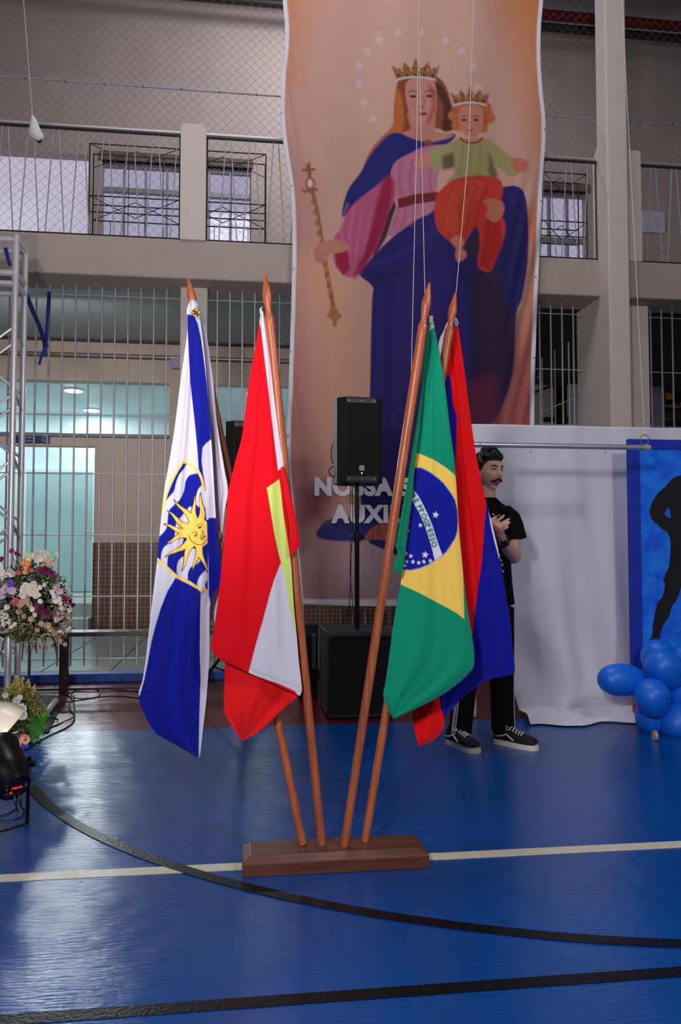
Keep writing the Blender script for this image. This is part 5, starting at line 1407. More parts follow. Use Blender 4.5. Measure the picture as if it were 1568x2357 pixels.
def leaves(name, parent, n, cen, rad, m, ln=.035, wd=.012, seed=1, shell=.55, droop=0.0, updir=.0):
    r2 = random.Random(seed); mb = MB()
    for _ in range(n):
        while True:
            v = Vector((r2.uniform(-1, 1), r2.uniform(-1, 1), r2.uniform(-1, 1)))
            if shell < v.length < 1: break
        c = Vector((cen[0]+v.x*rad[0], cen[1]+v.y*rad[1], cen[2]+v.z*rad[2]))
        d = (v+Vector((r2.gauss(0, .5), r2.gauss(0, .5), r2.gauss(0, .5)+updir-droop))).normalized()
        s1 = d.cross(Vector((r2.gauss(0, 1), r2.gauss(0, 1), r2.gauss(0, 1)))).normalized(); l = ln*r2.uniform(.6, 1.4); w_ = wd*r2.uniform(.6, 1.3)
        u = d.cross(s1)
        mb.add([c, c+d*l*.45+s1*w_+u*l*.06, c+d*l+u*l*.0, c+d*l*.45-s1*w_+u*l*.06], [(0, 1, 2), (0, 2, 3)])
    o = mb.build(name, m, parent, fix=False); o['kind'] = 'stuff'; return o
def balls(name, parent, n, cen, rad, m, r_=.0045, seed=1, shell=.6):
    r2 = random.Random(seed); mb = MB()
    for _ in range(n):
        v = Vector((r2.gauss(0, 1), r2.gauss(0, 1), r2.gauss(0, 1))).normalized()*r2.uniform(shell, 1.06)
        mb.ball((cen[0]+v.x*rad[0], cen[1]+v.y*rad[1], cen[2]+v.z*rad[2]), r_*r2.uniform(.7, 1.3), (1, 1, 1), 5)
    o = mb.build(name, m, parent, fix=False); o['kind'] = 'stuff'; return o
YF = 5.75
m_lf1 = mat('leaf_green', (78, 112, 52), .6, noise=(30, .25)); m_lf2 = mat('olive_leaf', (112, 112, 66), .7, noise=(30, .25))
m_lf3 = mat('dried_leaf', (176, 150, 126), .8, noise=(30, .2)); m_lf4 = mat('dark_leaf', (48, 60, 40), .7, noise=(30, .25))
fc = W(70, 1385, YF); pxm = 5.9/FPX
e = empty('flower_arrangement', (fc.x, YF, W(70, 1445, YF).z), 'large mixed bouquet of white, burgundy, lilac and peach flowers on an iron stand', 'flowers')
R1 = (.26, .2, .27)
leaves('foliage', e, 1500, fc, (.235, .18, .25), m_lf2, .04, .011, 1, .25)
leaves('foliage', e, 800, fc, (.26, .22, .27), m_lf1, .04, .007, 2, .6)
leaves('foliage', e, 700, fc+Vector((0, 0, -.02)), (.22, .16, .24), m_lf4, .04, .016, 3, .0)
leaves('dried_foliage', e, 420, fc+Vector((.05, 0, -.13)), (.25, .17, .19), m_lf3, .04, .012, 4, .4, .3)
balls('baby_breath', e, 700, fc+Vector((-.01, 0, .02)), (.24, .2, .25), mat('tiny_white_bloom', (238, 232, 222), .6), .0048, 5, .85)
balls('baby_breath', e, 260, W(140, 1385, YF-.1), (.07, .06, .16), mat('tiny_white_bloom', (238, 232, 222), .6), .0055, 6, .5)
fl_list = [('maroon', 27, 1268, .95), ('maroon', 38, 1274, .9), ('maroon', 45, 1277, .7), ('maroon', 4, 1287, 1.0), ('white', 82, 1279, 1.0), ('white', 101, 1277, 1.1), ('white', 90, 1286, .9),
 ('cream', 58, 1284, 1), ('cream', 66, 1289, 1), ('cream', 70, 1280, .8), ('cream', 64, 1278, .7), ('orange', 55, 1297, 1.1), ('orange', 66, 1297, 1.1), ('orange', 61, 1306, 1.0), ('orange', 58, 1317, .9), ('orange', 98, 1301, .7),
 ('peach', 112, 1290, 1.0), ('peach', 118, 1295, .8), ('cream', 120, 1272, .5), ('cream', 131, 1272, .7), ('cream', 133, 1279, .6),
 ('burgundy', 95, 1315, .9), ('burgundy', 104, 1313, 1.1), ('burgundy', 119, 1320, .8), ('pink', 72, 1312, .6), ('pink', 42, 1318, .7), ('white', 25, 1318, 1.0), ('white', 3, 1322, 1.1), ('stock', 14, 1315, .9), ('maroon', 14, 1315, .7),
 ('purple', 24, 1342, 1.25), ('purple', 77, 1337, .9), ('rose', 60, 1355, 1.1), ('rose', 74, 1360, 1.1), ('white', 77, 1345, .8), ('white', 84, 1370, .8), ('white', 53, 1370, .8),
 ('lilac', 10, 1358, 1.0), ('lilac', 28, 1360, 1.0), ('lilac', 4, 1370, 1.0), ('lilac', 14, 1350, .8), ('lilac', 131, 1353, .9), ('lilac', 137, 1362, .8), ('pink', 36, 1385, 1.15), ('purple', 12, 1384, .6),
 ('burgundy', 90, 1400, 1.15), ('burgundy', 107, 1412, 1.1), ('burgundy', 150, 1378, 1.0), ('burgundy', 158, 1384, .9), ('burgundy', 168, 1393, .55), ('pink', 137, 1418, .6), ('lilac', 130, 1427, .7), ('lilac', 138, 1422, .6),
 ('stock', 120, 1362, 1.2), ('stock', 125, 1372, 1.2), ('stock', 128, 1384, 1.2), ('stock', 139, 1388, 1.1), ('stock', 141, 1399, 1.1), ('stock', 136, 1378, 1.1), ('stock', 103, 1346, 1.1), ('stock', 92, 1352, 1.1),
 ('stock', 16, 1397, 1.3), ('stock', 8, 1408, 1.3), ('stock', 14, 1418, 1.4), ('stock', 4, 1424, 1.4), ('stock', 20, 1430, 1.3), ('stock', 8, 1436, 1.3), ('stock', 26, 1441, 1.2), ('stock', 34, 1437, 1.1), ('stock', 75, 1403, 1.2), ('stock', 70, 1394, 1.1), ('stock', 92, 1384, 1.1), ('stock', 80, 1415, 1.1),
 ('tan', 52, 1385, 1.2), ('tan', 60, 1382, 1.2), ('tan', 68, 1390, 1.1), ('tan', 46, 1392, 1.1), ('tan', 44, 1408, 1), ('tan', 56, 1418, 1), ('tan', 110, 1440, 1.1), ('tan', 118, 1449, 1.1), ('tan', 127, 1457, 1.0), ('tan', 135, 1462, .9), ('tan', 139, 1475, .7), ('tan', 150, 1483, .7), ('tan', 95, 1436, 1), ('tan', 86, 1450, .8), ('tan', 72, 1425, 1), ('stock', 145, 1455, .9), ('stock', 155, 1450, .9), ('stock', 160, 1445, .7), ('white', 160, 1405, .5)]
for kd, px, py, sc in fl_list:
    # nearer the middle of the bouquet stands further out towards the hall
    dx = (px-70)/95; dz_ = (py-1375)/115; dep = math.sqrt(max(0, 1-min(1, dx*dx+dz_*dz_)))
    put(kd, px, py, YF-.02-.2*dep, e, sc*.76)
for a, b_ in (((27, 1272), (40, 1330)), ((38, 1278), (35, 1340)), ((4, 1292), (24, 1330)), ((132, 1275), (110, 1310)), ((101, 1282), (92, 1330)), ((82, 1285), (84, 1330)), ((62, 1284), (68, 1340)), ((139, 1470), (118, 1440)), ((150, 1484), (134, 1458))):
    MB().tube([W(a[0], a[1], YF), W((a[0]+b_[0])/2+2, (a[1]+b_[1])/2, YF), W(b_[0], b_[1], YF-.05)], .0022, 5).build('stem', m_lf1, e)
# iron stand
e = empty('flower_stand', (fc.x, YF, 0), 'slender black iron stand with curved arms under the large bouquet', 'plant stand')
zc2 = W(72, 1437, YF).z
MB().tube([(fc.x, YF, .02), (fc.x, YF, zc2)], .010, 10).build('stem', m_blk2, e)
for sgn in (-1, 1):
    MB().tube([Vector(q) for q in smoothpath([(fc.x, YF, zc2), (fc.x+sgn*.09, YF-.01, zc2-.01), (fc.x+sgn*.15, YF-.02, zc2-.08), (fc.x+sgn*.19, YF-.02, zc2-.22)], 6)], .0045, 6).build('arm', m_blk2, e)
    MB().tube([Vector(q) for q in smoothpath([(fc.x, YF, zc2), (fc.x, YF+sgn*.09, zc2-.01), (fc.x, YF+sgn*.15, zc2-.08), (fc.x, YF+sgn*.19, zc2-.22)], 6)], .0045, 6).build('arm', m_blk2, e)
MB().lathe((fc.x, YF, zc2), (0, 0, 1), [(0, .02), (.01, .09), (.03, .10)], 20).build('dish', m_blk2, e)
for q in (0, 2.1, 4.2): MB().tube([(fc.x, YF, .1), (fc.x+.2*math.cos(q), YF+.2*math.sin(q), .006)], .006, 6).build('foot', m_blk2, e)
# ---- low arrangement on the floor
YL = 5.0
lc = W(48, 1640, YL+.12); lc.z = .24
e = empty('floor_arrangement', (lc.x, lc.y, 0), 'low arrangement of goldenrod, ferns and white pompon flowers on the floor', 'flowers')
leaves('foliage', e, 800, (lc.x-.01, lc.y, .17), (.15, .13, .16), m_lf2, .04, .008, 11, .2)
leaves('foliage', e, 600, (lc.x+.0, lc.y, .13), (.15, .13, .14), m_lf1, .04, .008, 12, .3)
m_gold = mat('goldenrod_bloom', (164, 154, 66), .8, noise=(60, .25))
mbg = MB(); r2 = random.Random(5)
for (px, py) in ((38, 1556), (52, 1560), (66, 1566), (80, 1580), (28, 1575), (8, 1590), (18, 1600), (45, 1585), (60, 1592), (74, 1600), (2, 1610)):
    t_ = W(px, py, lc.y-.02+r2.uniform(-.06, .06)); b0 = t_+Vector((r2.uniform(-.02, .02), 0, -.13))
    for q in range(90):
        u = q/90; c = t_*(1-u)+b0*u+Vector((r2.gauss(0, .026)*u**.6, r2.gauss(0, .02)*u**.6-.03*u, r2.gauss(0, .006)))
        mbg.ball(c, r2.uniform(.003, .006), (1, 1, 1.4), 5)
o = mbg.build('goldenrod', m_gold, e, fix=False); o['kind'] = 'stuff'
m_fern = mat('fern_green', (52, 128, 36), .6, noise=(30, .2))
def frond(a, b, wd, parent):
    mb = MB(); A_, B_ = Vector(a), Vector(b); d = B_-A_; L_ = d.length; d.normalize(); s1 = d.cross(Vector((0, -.8, .6))).normalized()
    mb.tube([A_, A_+d*L_*.5+Vector((0, 0, .01)), B_], .0015, 4)
    for k in range(16):
        u = (k+1)/17; c = A_+d*L_*u; w_ = wd*math.sin(PI*(u*.85+.12))
        for sg in (-1, 1): mb.add([c, c+s1*sg*w_+d*w_*.6, c+d*L_*.05], [(0, 1, 2)])
    mb.build('fern_frond', m_fern, parent, fix=False)
for a, b_, wq in (((70, 1680), (108, 1652), .035), ((66, 1690), (112, 1668), .035), ((60, 1700), (100, 1686), .035), ((72, 1670), (114, 1640), .03), ((50, 1695), (84, 1702), .03), ((62, 1665), (96, 1690), .03), ((76, 1660), (104, 1676), .03)):
    frond(W(a[0], a[1], lc.y-.12), W(b_[0], b_[1], lc.y-.16), wq, e)
for kd, px, py, sc in (('daisy', 49, 1632, 1.3), ('daisy', 53, 1646, 1.1), ('daisy', 32, 1650, 1.0), ('daisy', 38, 1612, .9), ('daisy', 44, 1606, .7), ('stock', 30, 1628, 1.3), ('stock', 36, 1622, 1.2), ('stock', 30, 1657, 1.1), ('purple', 34, 1634, .9), ('daisy', 34, 1643, .7), ('pink', 55, 1699, .8), ('peach', 58, 1703, .8), ('purple', 57, 1715, 1.0), ('cream', 42, 1712, 1.1), ('daisy', 12, 1600, .7)):
    put(kd, px, py, lc.y-.17, e, sc)
# pale lamp housing in front of it
YQ = 4.55
e = empty('pale_lamp_shade', (W(5, 1700, YQ).x, YQ, 0), 'glossy white flared lamp housing lying behind the black stage light', 'lamp housing')
ax = Vector((.55, .15, -.55)).normalized(); a0 = W(-22, 1650, YQ)
mbc = MB().lathe(a0-ax*.05, ax, [(0, .05), (.02, .085), (.07, .12), (.15, .145), (.152, .14), (.07, .11), (.03, .04)], 28)
mbc.build('shade', mat('glossy_white_plastic', (188, 182, 168), .3, coat=.2), e, True)
MB().tube([W(8, 1693, YQ-.12), W(42, 1684, YQ-.12)], .0045, 6).build('rod', m_gromm, e)
z_low = min((o_.matrix_world @ Vector(v)).z for o_ in e.children for v in o_.bound_box) if False else 0

# ---- black stage light
c0_ = W(36, 1816, 3.50)
ax = Vector((-.55, .62, .56)).normalized()
e = empty('stage_light', (c0_.x, c0_.y, 0), 'black stage light with a red lit display, cut off by the left frame edge', 'stage light')
mb = MB().lathe(c0_, ax, [(0, .062), (.004, .067), (.03, .071), (.06, .084), (.10, .092), (.2, .095), (.21, .100), (.23, .100), (.231, .085), (.2, .08)], 36)
mb.build('housing', mat('satin_black_metal', (16, 15, 18), .3, .3), e, True)
MB().lathe(c0_, -ax, [(0, .060), (.002, .058)], 36).build('control_plate', mat('black_control_plate', (10, 10, 13), .2), e)
s1 = ax.cross(Vector((0, 0, 1))).normalized()      # sideways on the plate, towards screen right
if s1.x < 0: s1 = -s1
u1 = (-ax).cross(s1).normalized()
if u1.z < 0: u1 = -u1
u1, s1 = u1, s1
plate = -ax*.0035
m_led = mat('red_lit_segments', (255, 30, 30), .5, emit=((255, 20, 24), 6))
mbx = MB()
def pl_(a, b, h=0): return c0_+s1*a+u1*b+plate-ax*h
mbx.prism([pl_(-.024, .002), pl_(.026, .002), pl_(.026, .02), pl_(-.024, .02)], -ax*.001).build('display', mat('dark_display_glass', (14, 4, 6), .15), e)
text_mesh('digits', 'F073', m_led, e, pl_(-.021, .005, .0012), s1, u1, .0125, .0, False, .043)
MB().lathe(pl_(-.018, -.014), -ax, [(0, .007), (.003, .006)], 14).build('red_button', mat('red_button_plastic', (210, 30, 34), .4, emit=((255, 20, 24), .6)), e)
for a, b_ in ((-.042, .01), (-.036, -.018), (.036, .022), (.04, .014)):
    MB().prism([pl_(a-.003, b_-.007), pl_(a+.003, b_-.007), pl_(a+.003, b_+.007), pl_(a-.003, b_+.007)], -ax*.001).build('marking', mat('grey_print', (110, 116, 122), .5), e)
for (a, b_), pend in (((-.002, -.026), [(35, 1850), (36, 1862), (20, 1872), (-12, 1882)]), ((.016, -.024), [(50, 1850), (56, 1866), (45, 1882), (15, 1888), (-15, 1886)])):
    q0_ = pl_(a, b_); q1_ = q0_-ax*.022+Vector((0, 0, -.016))
    MB().tube([q0_, q0_-ax*.008, q1_, q1_+Vector((.004, -.004, -.02))], [.007, .007, .006, .003], 10).build('plug', m_steelk, e, True)
    yy0 = q1_.y
    pts_ = [q1_+Vector((.004, -.004, -.02))]+[FL(x, y, .0052) if k >= 1 else W(x, y, yy0) for k, (x, y) in enumerate(pend)]
    pts_[1] = (pts_[0]+pts_[2])/2+Vector((.012, -.012, -.01))
    cable(pts_, 'thin black cable from the %s plug of the black stage light' % ('left' if a < 0 else 'right'), .0028)
m_yoke = mat('satin_black_metal', (16, 15, 18), .3, .3)
yk0 = c0_+ax*.12
for sg in (-1, 1):
    piv = yk0+s1*sg*.103
    yy_ = FL(67, 1868)
    ft = Vector((piv.x+.0*sg, piv.y-.01, .003))
    MB().prism([piv+Vector((0, -.011, .03)), piv+Vector((0, .011, .03)), ft+Vector((0, .011, 0)), ft+Vector((0, -.011, 0))], s1*sg*.012).build('yoke_arm', m_yoke, e)
    MB().lathe(piv, s1*sg, [(0, .012), (.012, .012), (.013, .018), (.028, .018)], 16).build('knob', m_blk, e, True)
ya_, yb_ = yk0-s1*.109, yk0+s1*.115
MB().prism([Vector((ya_.x, ya_.y-.025, 0)), Vector((yb_.x, yb_.y-.025, 0)), Vector((yb_.x, yb_.y+.008, 0)), Vector((ya_.x, ya_.y+.008, 0))], (0, 0, .0045)).build('yoke_foot', m_yoke, e)
light('stage_light_beam', 'SPOT', c0_+ax*.26, W(60, 1400, 5.7), 34, (1.0, .93, .85), .05, spot=75, blend=.6)

# ---- cables on the floor
def fcable(pts, label, r=.005): return cable([FL(x, y, z) for x, y, z in pts], label, r, 8)
fcable([(52, 1728, .006), (100, 1700, .006), (150, 1676, .006), (170, 1660, .006), (171, 1646, .006), (162, 1634, .006), (159, 1622, .006), (170, 1608, .006), (172, 1600, .007)], 'black cable running from the stage light over the blue floor to the red strip')
fcable([(102, 1680, .007), (140, 1664, .006), (166, 1652, .017), (172, 1636, .006), (168, 1612, .006), (155, 1600, .006), (140, 1592, .006)], 'black cable bending over the red strip beside the black mat')
fcable([(150, 1598, .007), (190, 1586, .006), (225, 1588, .006), (228, 1602, .006), (196, 1608, .006), (168, 1604, .017), (172, 1590, .006), (230, 1586, .017), (300, 1590, .006), (360, 1596, .006), (450, 1600, .006)], 'black cable coiled on the red strip before the bench')
fcable([(120, 1616, .017), (170, 1614, .028), (220, 1606, .028), (270, 1602, .006), (320, 1606, .006), (400, 1612, .006), (470, 1608, .006)], 'black cable running right along the red strip')
# cream post behind the man
pp_ = FL(1092, 1651)
mb = MB().lathe((pp_.x, pp_.y, 0), (0, 0, 1), [(0, .004), (.004, .012), (.02, .016), (.04, .016), (1.0, .016)], 14)
mb.thing('cream_post', mat('cream_enamel', (214, 206, 188), .4), 'cream upright pipe with a rounded foot behind the legs of the man', 'post', None, True)

# ================================================================== THE MAN
YM = 4.72
def Hp(px, py, dy=0.0): return W(px, py, YM+dy)
MPX = 4.86/FPX
def loft(mb, rings, n=20):
    """rings: (centre, half width, half depth, yaw)"""
    vv = []
    for c, a, b_, yw in rings:
        for k in range(n):
            q = 2*PI*k/n; x = a*math.cos(q); y = b_*math.sin(q)
            vv.append(Vector(c)+Vector((x*math.cos(yw)-y*math.sin(yw), x*math.sin(yw)+y*math.cos(yw), 0)))
    ff = []
    for i in range(len(rings)-1):
        for k in range(n): ff.append((i*n+k, i*n+(k+1) % n, (i+1)*n+(k+1) % n, (i+1)*n+k))
    ff.append(tuple(range(n))[::-1]); ff.append(tuple((len(rings)-1)*n+k for k in range(n)))
    return mb.add(vv, ff)
def remesh(mb, name, m, parent, vox, smooth_it=4, post=None):
    o = mb.build(name+'_tmp', None, None)
    md = o.modifiers.new('r', 'REMESH'); md.mode = 'VOXEL'; md.voxel_size = vox; md.adaptivity = 0
    ms_ = o.modifiers.new('s', 'SMOOTH'); ms_.factor = .5; ms_.iterations = smooth_it
    dg = bpy.context.evaluated_depsgraph_get(); me = bpy.data.meshes.new_from_object(o.evaluated_get(dg))
    bpy.data.objects.remove(o)
    me.name = name
    if post: post(me)
    o0 = wloc(parent); me.transform(Matrix.Translation(-o0))
    me.polygons.foreach_set('use_smooth', [True]*len(me.polygons))
    me.materials.clear()
    return link(name, me, m, parent)
m_skin = mat('light_skin', (226, 172, 148), .55, noise=(40, .04), spec=.35)
try: m_skin.node_tree.nodes['Principled BSDF'].inputs['Subsurface Weight'].default_value = .06
except Exception: pass
m_shirt = mat('black_cotton', (7, 8, 13), .9, noise=(60, .1), bump=(300, .2), spec=.2)
m_pants = mat('black_jersey', (9, 9, 13), .85, noise=(40, .1), bump=(200, .15), spec=.25)
m_hair = mat('black_hair', (12, 10, 10), .7, bump=(90, .5))
man = empty('person', FL(1118, 1706), 'man with curled moustache in black T-shirt and trousers, hands together, behind the flags', 'person')
fa = math.radians(24)          # head turned towards screen right
hf = Vector((math.sin(fa), -math.cos(fa), 0)); hl = Vector((math.cos(fa), math.sin(fa), 0)); hu = Vector((0, 0, 1))
hc_ = Hp(1126, 1087)
def gauss(d2, s): return math.exp(-d2/(2*s*s))
def headpt(th, ph, grow=0.0):
    """th from the crown, ph round the head, 0 = face"""
    x = math.sin(th)*math.sin(ph); y = math.sin(th)*math.cos(ph); z = math.cos(th)
    X_, Y_, Z_ = x*.077, y*.097, z*.122
    lo = max(0, -z)
    jaw = 1-.36*lo**1.7
    X_ *= jaw; Y_ = Y_*(1-.20*lo**1.5) if y > 0 else Y_*(1-.40*lo**1.2)
    if y > 0:
        # flatter face front
        Y_ = Y_*(1-.06*gauss((Z_-.0)**2+X_**2, .05))
        n_ = gauss(X_**2, .0085)*(gauss((Z_+.030)**2, .013)*.026+gauss((Z_+.008)**2, .020)*.013)
        Y_ += n_
        Y_ -= (gauss((abs(X_)-.033)**2, .013)*gauss((Z_-.006)**2, .010))*.010
        Y_ += gauss((Z_-.026)**2, .007)*gauss(X_**2, .045)*.005                                     # brow
        Y_ += gauss(X_**2, .018)*(gauss((Z_+.064)**2, .0045)+gauss((Z_+.073)**2, .005))*.006        # lips
        Y_ -= gauss(X_**2, .022)*gauss((Z_+.086)**2, .006)*.004
        Y_ += gauss(X_**2, .020)*gauss((Z_+.106)**2, .012)*.010                                     # chin
        Y_ += gauss((abs(X_)-.040)**2, .016)*gauss((Z_+.030)**2, .018)*.003                         # cheek
    return X_, Y_, Z_
def HW(X_, Y_, Z_): return hc_+hl*X_+hf*Y_+hu*Z_
bod = MB()
nt_, np_ = 72, 96
vv = []; ff = []
for i in range(nt_+1):
    for k in range(np_):
        vv.append(HW(*headpt(PI*i/nt_, 2*PI*k/np_-PI)))
for i in range(nt_):
    for k in range(np_): ff.append((i*np_+k, (i+1)*np_+k, (i+1)*np_+(k+1) % np_, i*np_+(k+1) % np_))
bod.add(vv, ff)
for sg in (-1, 1):
    bod.ball(HW(sg*.074, -.012, -.012), .03, (.35, .62, 1.05), 14, Matrix.Rotation(fa, 3, 'Z'))
nb = Hp(1120, 1170, .03)
neck0 = HW(0, -.018, -.07)
bod.tube([neck0, (neck0+nb)/2+Vector((0, .0, -.01)), nb, nb+Vector((0, 0, -.06))], [.054, .055, .066, .09], 20)
# trunk under the shirt, shoulders
bc = Hp(1118, 1300); byaw = math.radians(12)
loft(bod, [(Hp(1118, 1395, .02), .15, .10, byaw), (Hp(1118, 1330, .02), .14, .095, byaw), (Hp(1118, 1240, .02), .165, .105, byaw), (Hp(1118, 1200, .02), .150, .09, byaw), (Hp(1118, 1178, .02), .08, .06, byaw)])
shL, shR = Hp(1172, 1177, .02), Hp(1065, 1177, .02)
elL, elR = Hp(1183, 1281, -.02), Hp(1050, 1275, -.03)
wrL, wrR = Hp(1156, 1244, -.20), Hp(1095, 1240, -.22)
bod.tube([nb+Vector((0, 0, -.05)), (nb+shL)/2+Vector((0, 0, -.03)), shL+Vector((0, 0, -.012))], [.045, .042, .046], 16)
bod.tube([nb+Vector((0, 0, -.05)), (nb+shR)/2+Vector((0, 0, -.03)), shR+Vector((0, 0, -.012))], [.045, .042, .046], 16)
for s_a, el, wr in ((shL, elL, wrL), (shR, elR, wrR)):
    bod.tube([s_a+Vector((0, 0, -.02)), s_a*.5+el*.5, el], [.046, .048, .043], 16)
    bod.ball(el, .044, (1, 1, 1), 14)
    bod.tube([el, el*.65+wr*.35, wr], [.043, .045, .029], 16)
# left hand: palm and fingers pointing up to screen right
def hand(wr, knuckles, tips, thumb, palm_w=.016):
    pc_ = sum(knuckles, Vector())/len(knuckles)
    bod.tube([wr, wr*.5+pc_*.5, pc_], [.027, .028, .020], 12)
    for k_ in knuckles: bod.tube([wr*.6+k_*.4, k_], [.018, .0125], 10)
    for k_, (m_, t_) in zip(knuckles, tips): bod.tube([k_, m_, t_], [.0115, .0095, .0075], 10); bod.ball(t_, .0078, (1, 1, 1), 8); bod.ball(k_, .0125, (1, 1, 1), 8)
    bod.tube(thumb, [.016, .0115, .0085], 10); bod.ball(thumb[-1], .0088, (1, 1, 1), 8)
hand(wrL, [Hp(1138, 1208, -.25), Hp(1144, 1212, -.265), Hp(1150, 1216, -.275), Hp(1154, 1221, -.27)],
     [(Hp(1149, 1196, -.255), Hp(1160, 1187, -.25)), (Hp(1160, 1202, -.27), Hp(1172, 1195, -.268)), (Hp(1164, 1208, -.28), Hp(1173, 1203, -.28)), (Hp(1164, 1216, -.28), Hp(1169, 1213, -.285))],
     [Hp(1146, 1228, -.235), Hp(1136, 1212, -.235), Hp(1132, 1200, -.24)])
hand(wrR, [Hp(1118, 1206, -.235), Hp(1118, 1212, -.24), Hp(1118, 1219, -.245), Hp(1116, 1226, -.25)],
     [(Hp(1131, 1197, -.225), Hp(1143, 1189, -.222)), (Hp(1132, 1203, -.225), Hp(1146, 1197, -.222)), (Hp(1132, 1210, -.23), Hp(1146, 1206, -.232)), (Hp(1130, 1219, -.235), Hp(1141, 1216, -.24))],
     [Hp(1106, 1220, -.25), Hp(1118, 1203, -.262), Hp(1128, 1192, -.262)])
# legs under the trousers
hipL, hipR = Hp(1148, 1390, .02), Hp(1092, 1390, .02)
knL, knR = Hp(1154, 1545, .0), Hp(1074, 1545, .0)
anL, anR = Hp(1158, 1684, .04), Hp(1059, 1690, .03)
for a_, b_, c__ in ((hipL, knL, anL), (hipR, knR, anR)): bod.tube([a_, b_, c__], [.075, .055, .036], 14)
body = remesh(bod, 'body', m_skin, man, .0042, 2)
# eyes, brows, moustache, lips
m_eye = mat('eye_white', (216, 208, 200), .2); m_iris = mat('dark_iris', (30, 20, 16), .15); m_brow = mat('dark_brow_hair', (24, 16, 14), .8)
def facept(X_, Z_, off=0.0):
    # find the face surface depth for a given side and height
    best = None
    for i in range(20, 60):
        th = PI*i/72
        for k in range(-20, 21):
            q = headpt(th, PI*k/44)
            d = (q[0]-X_)**2+(q[2]-Z_)**2
            if best is None or d < best[0]: best = (d, q)
    return HW(X_, best[1][1]+off, Z_)
for sg in (-1, 1):
    ep = facept(sg*.033, .006, -.006)
    o = MB().ball(ep, .0125, (1, 1, .62), 16, Matrix.Rotation(fa, 3, 'Z')).build('eye', m_eye, man, 'all')
    MB().ball(ep+(hf*.0095+hl*.002), .0055, (1, .7, 1), 12, Matrix.Rotation(fa, 3, 'Z')).build('iris', m_iris, o, 'all')
    MB().tube([facept(sg*.019, .0115, .003), facept(sg*.034, .0150, .003), facept(sg*.047, .009, .001)], [.0016, .0022, .0014], 6).build('eyelid', m_brow, man, 'all')
    MB().tube([facept(sg*.016, .026, .002), facept(sg*.030, .033, .002), facept(sg*.042, .033, .0), facept(sg*.054, .026, -.002)], [.0035, .0042, .0036, .0014], 8).build('eyebrow', m_brow, man, 'all')
    MB().tube([Vector(q) for q in smoothpath([tuple(facept(sg*.001, -.050, .004)), tuple(facept(sg*.013, -.052, .006)), tuple(facept(sg*.027, -.060, .007)), tuple(facept(sg*.038, -.060, .008)), tuple(facept(sg*.046, -.053, .008))], 4)],
              [.0055]*4+[.0068]*4+[.0060]*4+[.0036, .003, .0022, .0016, .0010], 8).build('moustache', m_hair, man, 'all')
MB().tube([facept(-.020, -.068, .0), facept(-.008, -.066, .003), facept(0, -.067, .0035), facept(.008, -.066, .003), facept(.020, -.068, .0)], [.002, .004, .0042, .004, .002], 8).build('lips', mat('lip_skin', (176, 98, 92), .5), man, 'all')
MB().tube([facept(-.014, -.075, .0), facept(0, -.076, .003), facept(.014, -.075, .0)], [.002, .0045, .002], 8).build('lips', mat('lip_skin', (176, 98, 92), .5), man, 'all')
# hair: short sides, wavy volume on top
hm = MB(); rr_ = random.Random(4)
for i in range(170):
    ph = rr_.uniform(-PI, PI); front = math.cos(ph)
    lim = 1.08 if front > .25 else (1.45 if abs(math.sin(ph)) > .6 else 1.95)
    th = rr_.uniform(0, lim)
    if front > .25: th = rr_.uniform(0, 1.02)
    q = headpt(th, ph); top = math.cos(th)
    g_ = .010+.020*max(0, top)
    c = HW(q[0]*(1+.03), q[1]*(1+.03), q[2]+.006)+hu*g_*.7
    hm.ball(c, rr_.uniform(.014, .022)*(1 if top > .35 else .72), (1, 1, .8), 8)
vv = []; 
for i in range(25):
    for k in range(48):
        th = 1.55*i/24; ph = 2*PI*k/48-PI
        th2 = th*(.70 if math.cos(ph) > .3 else (1.0 if math.cos(ph) > -.2 else 1.25))
        q = headpt(th2, ph); vv.append(HW(q[0]*1.05, q[1]*1.05, q[2]*1.04+.004))
ff = [(i*48+k, (i+1)*48+k, (i+1)*48+(k+1) % 48, i*48+(k+1) % 48) for i in range(24) for k in range(48)]
ff.append(tuple(24*48+k for k in range(48)))
hm.add(vv, ff)
remesh(hm, 'hair', m_hair, man, .0045, 6)
# T-shirt: boxy trunk, wide sleeves
sh = MB()
loft(sh, [(Hp(1124, 1392, .02), .172, .125, byaw), (Hp(1122, 1340, .02), .160, .120, byaw), (Hp(1119, 1280, .02), .158, .122, byaw), (Hp(1118, 1225, .02), .168, .128, byaw), (Hp(1118, 1190, .02), .172, .118, byaw), (Hp(1118, 1173, .02), .158, .104, byaw), (Hp(1118, 1163, .02), .122, .088, byaw), (Hp(1119, 1154, .025), .088, .074, byaw), (Hp(1119, 1146, .025), .066, .064, byaw)], 28)
for sg, s_a, el in ((1, shL, elL), (-1, shR, elR)):
    hem = s_a*.37+el*.63+Vector((sg*.012, 0, 0))
    sh.tube([s_a+Vector((-sg*.09, 0, -.012)), s_a+Vector((-sg*.012, 0, -.022)), s_a+Vector((sg*.0, 0, -.035)), s_a*.7+el*.3+Vector((sg*.006, 0, 0)), hem], [.050, .060, .066, .072, .080], 20)
shirt = remesh(sh, 't_shirt', m_shirt, man, .007, 5)
mcol = MB().tube([Hp(1120, 1150, .03)+Vector((.062*math.cos(q*PI/12), .060*math.sin(q*PI/12)-.01, -.012*math.sin(q*PI/12+.0)*-1-.006)) for q in range(24)], .006, 6, closed=True)
mcol.build('collar', m_shirt, man, 'all')
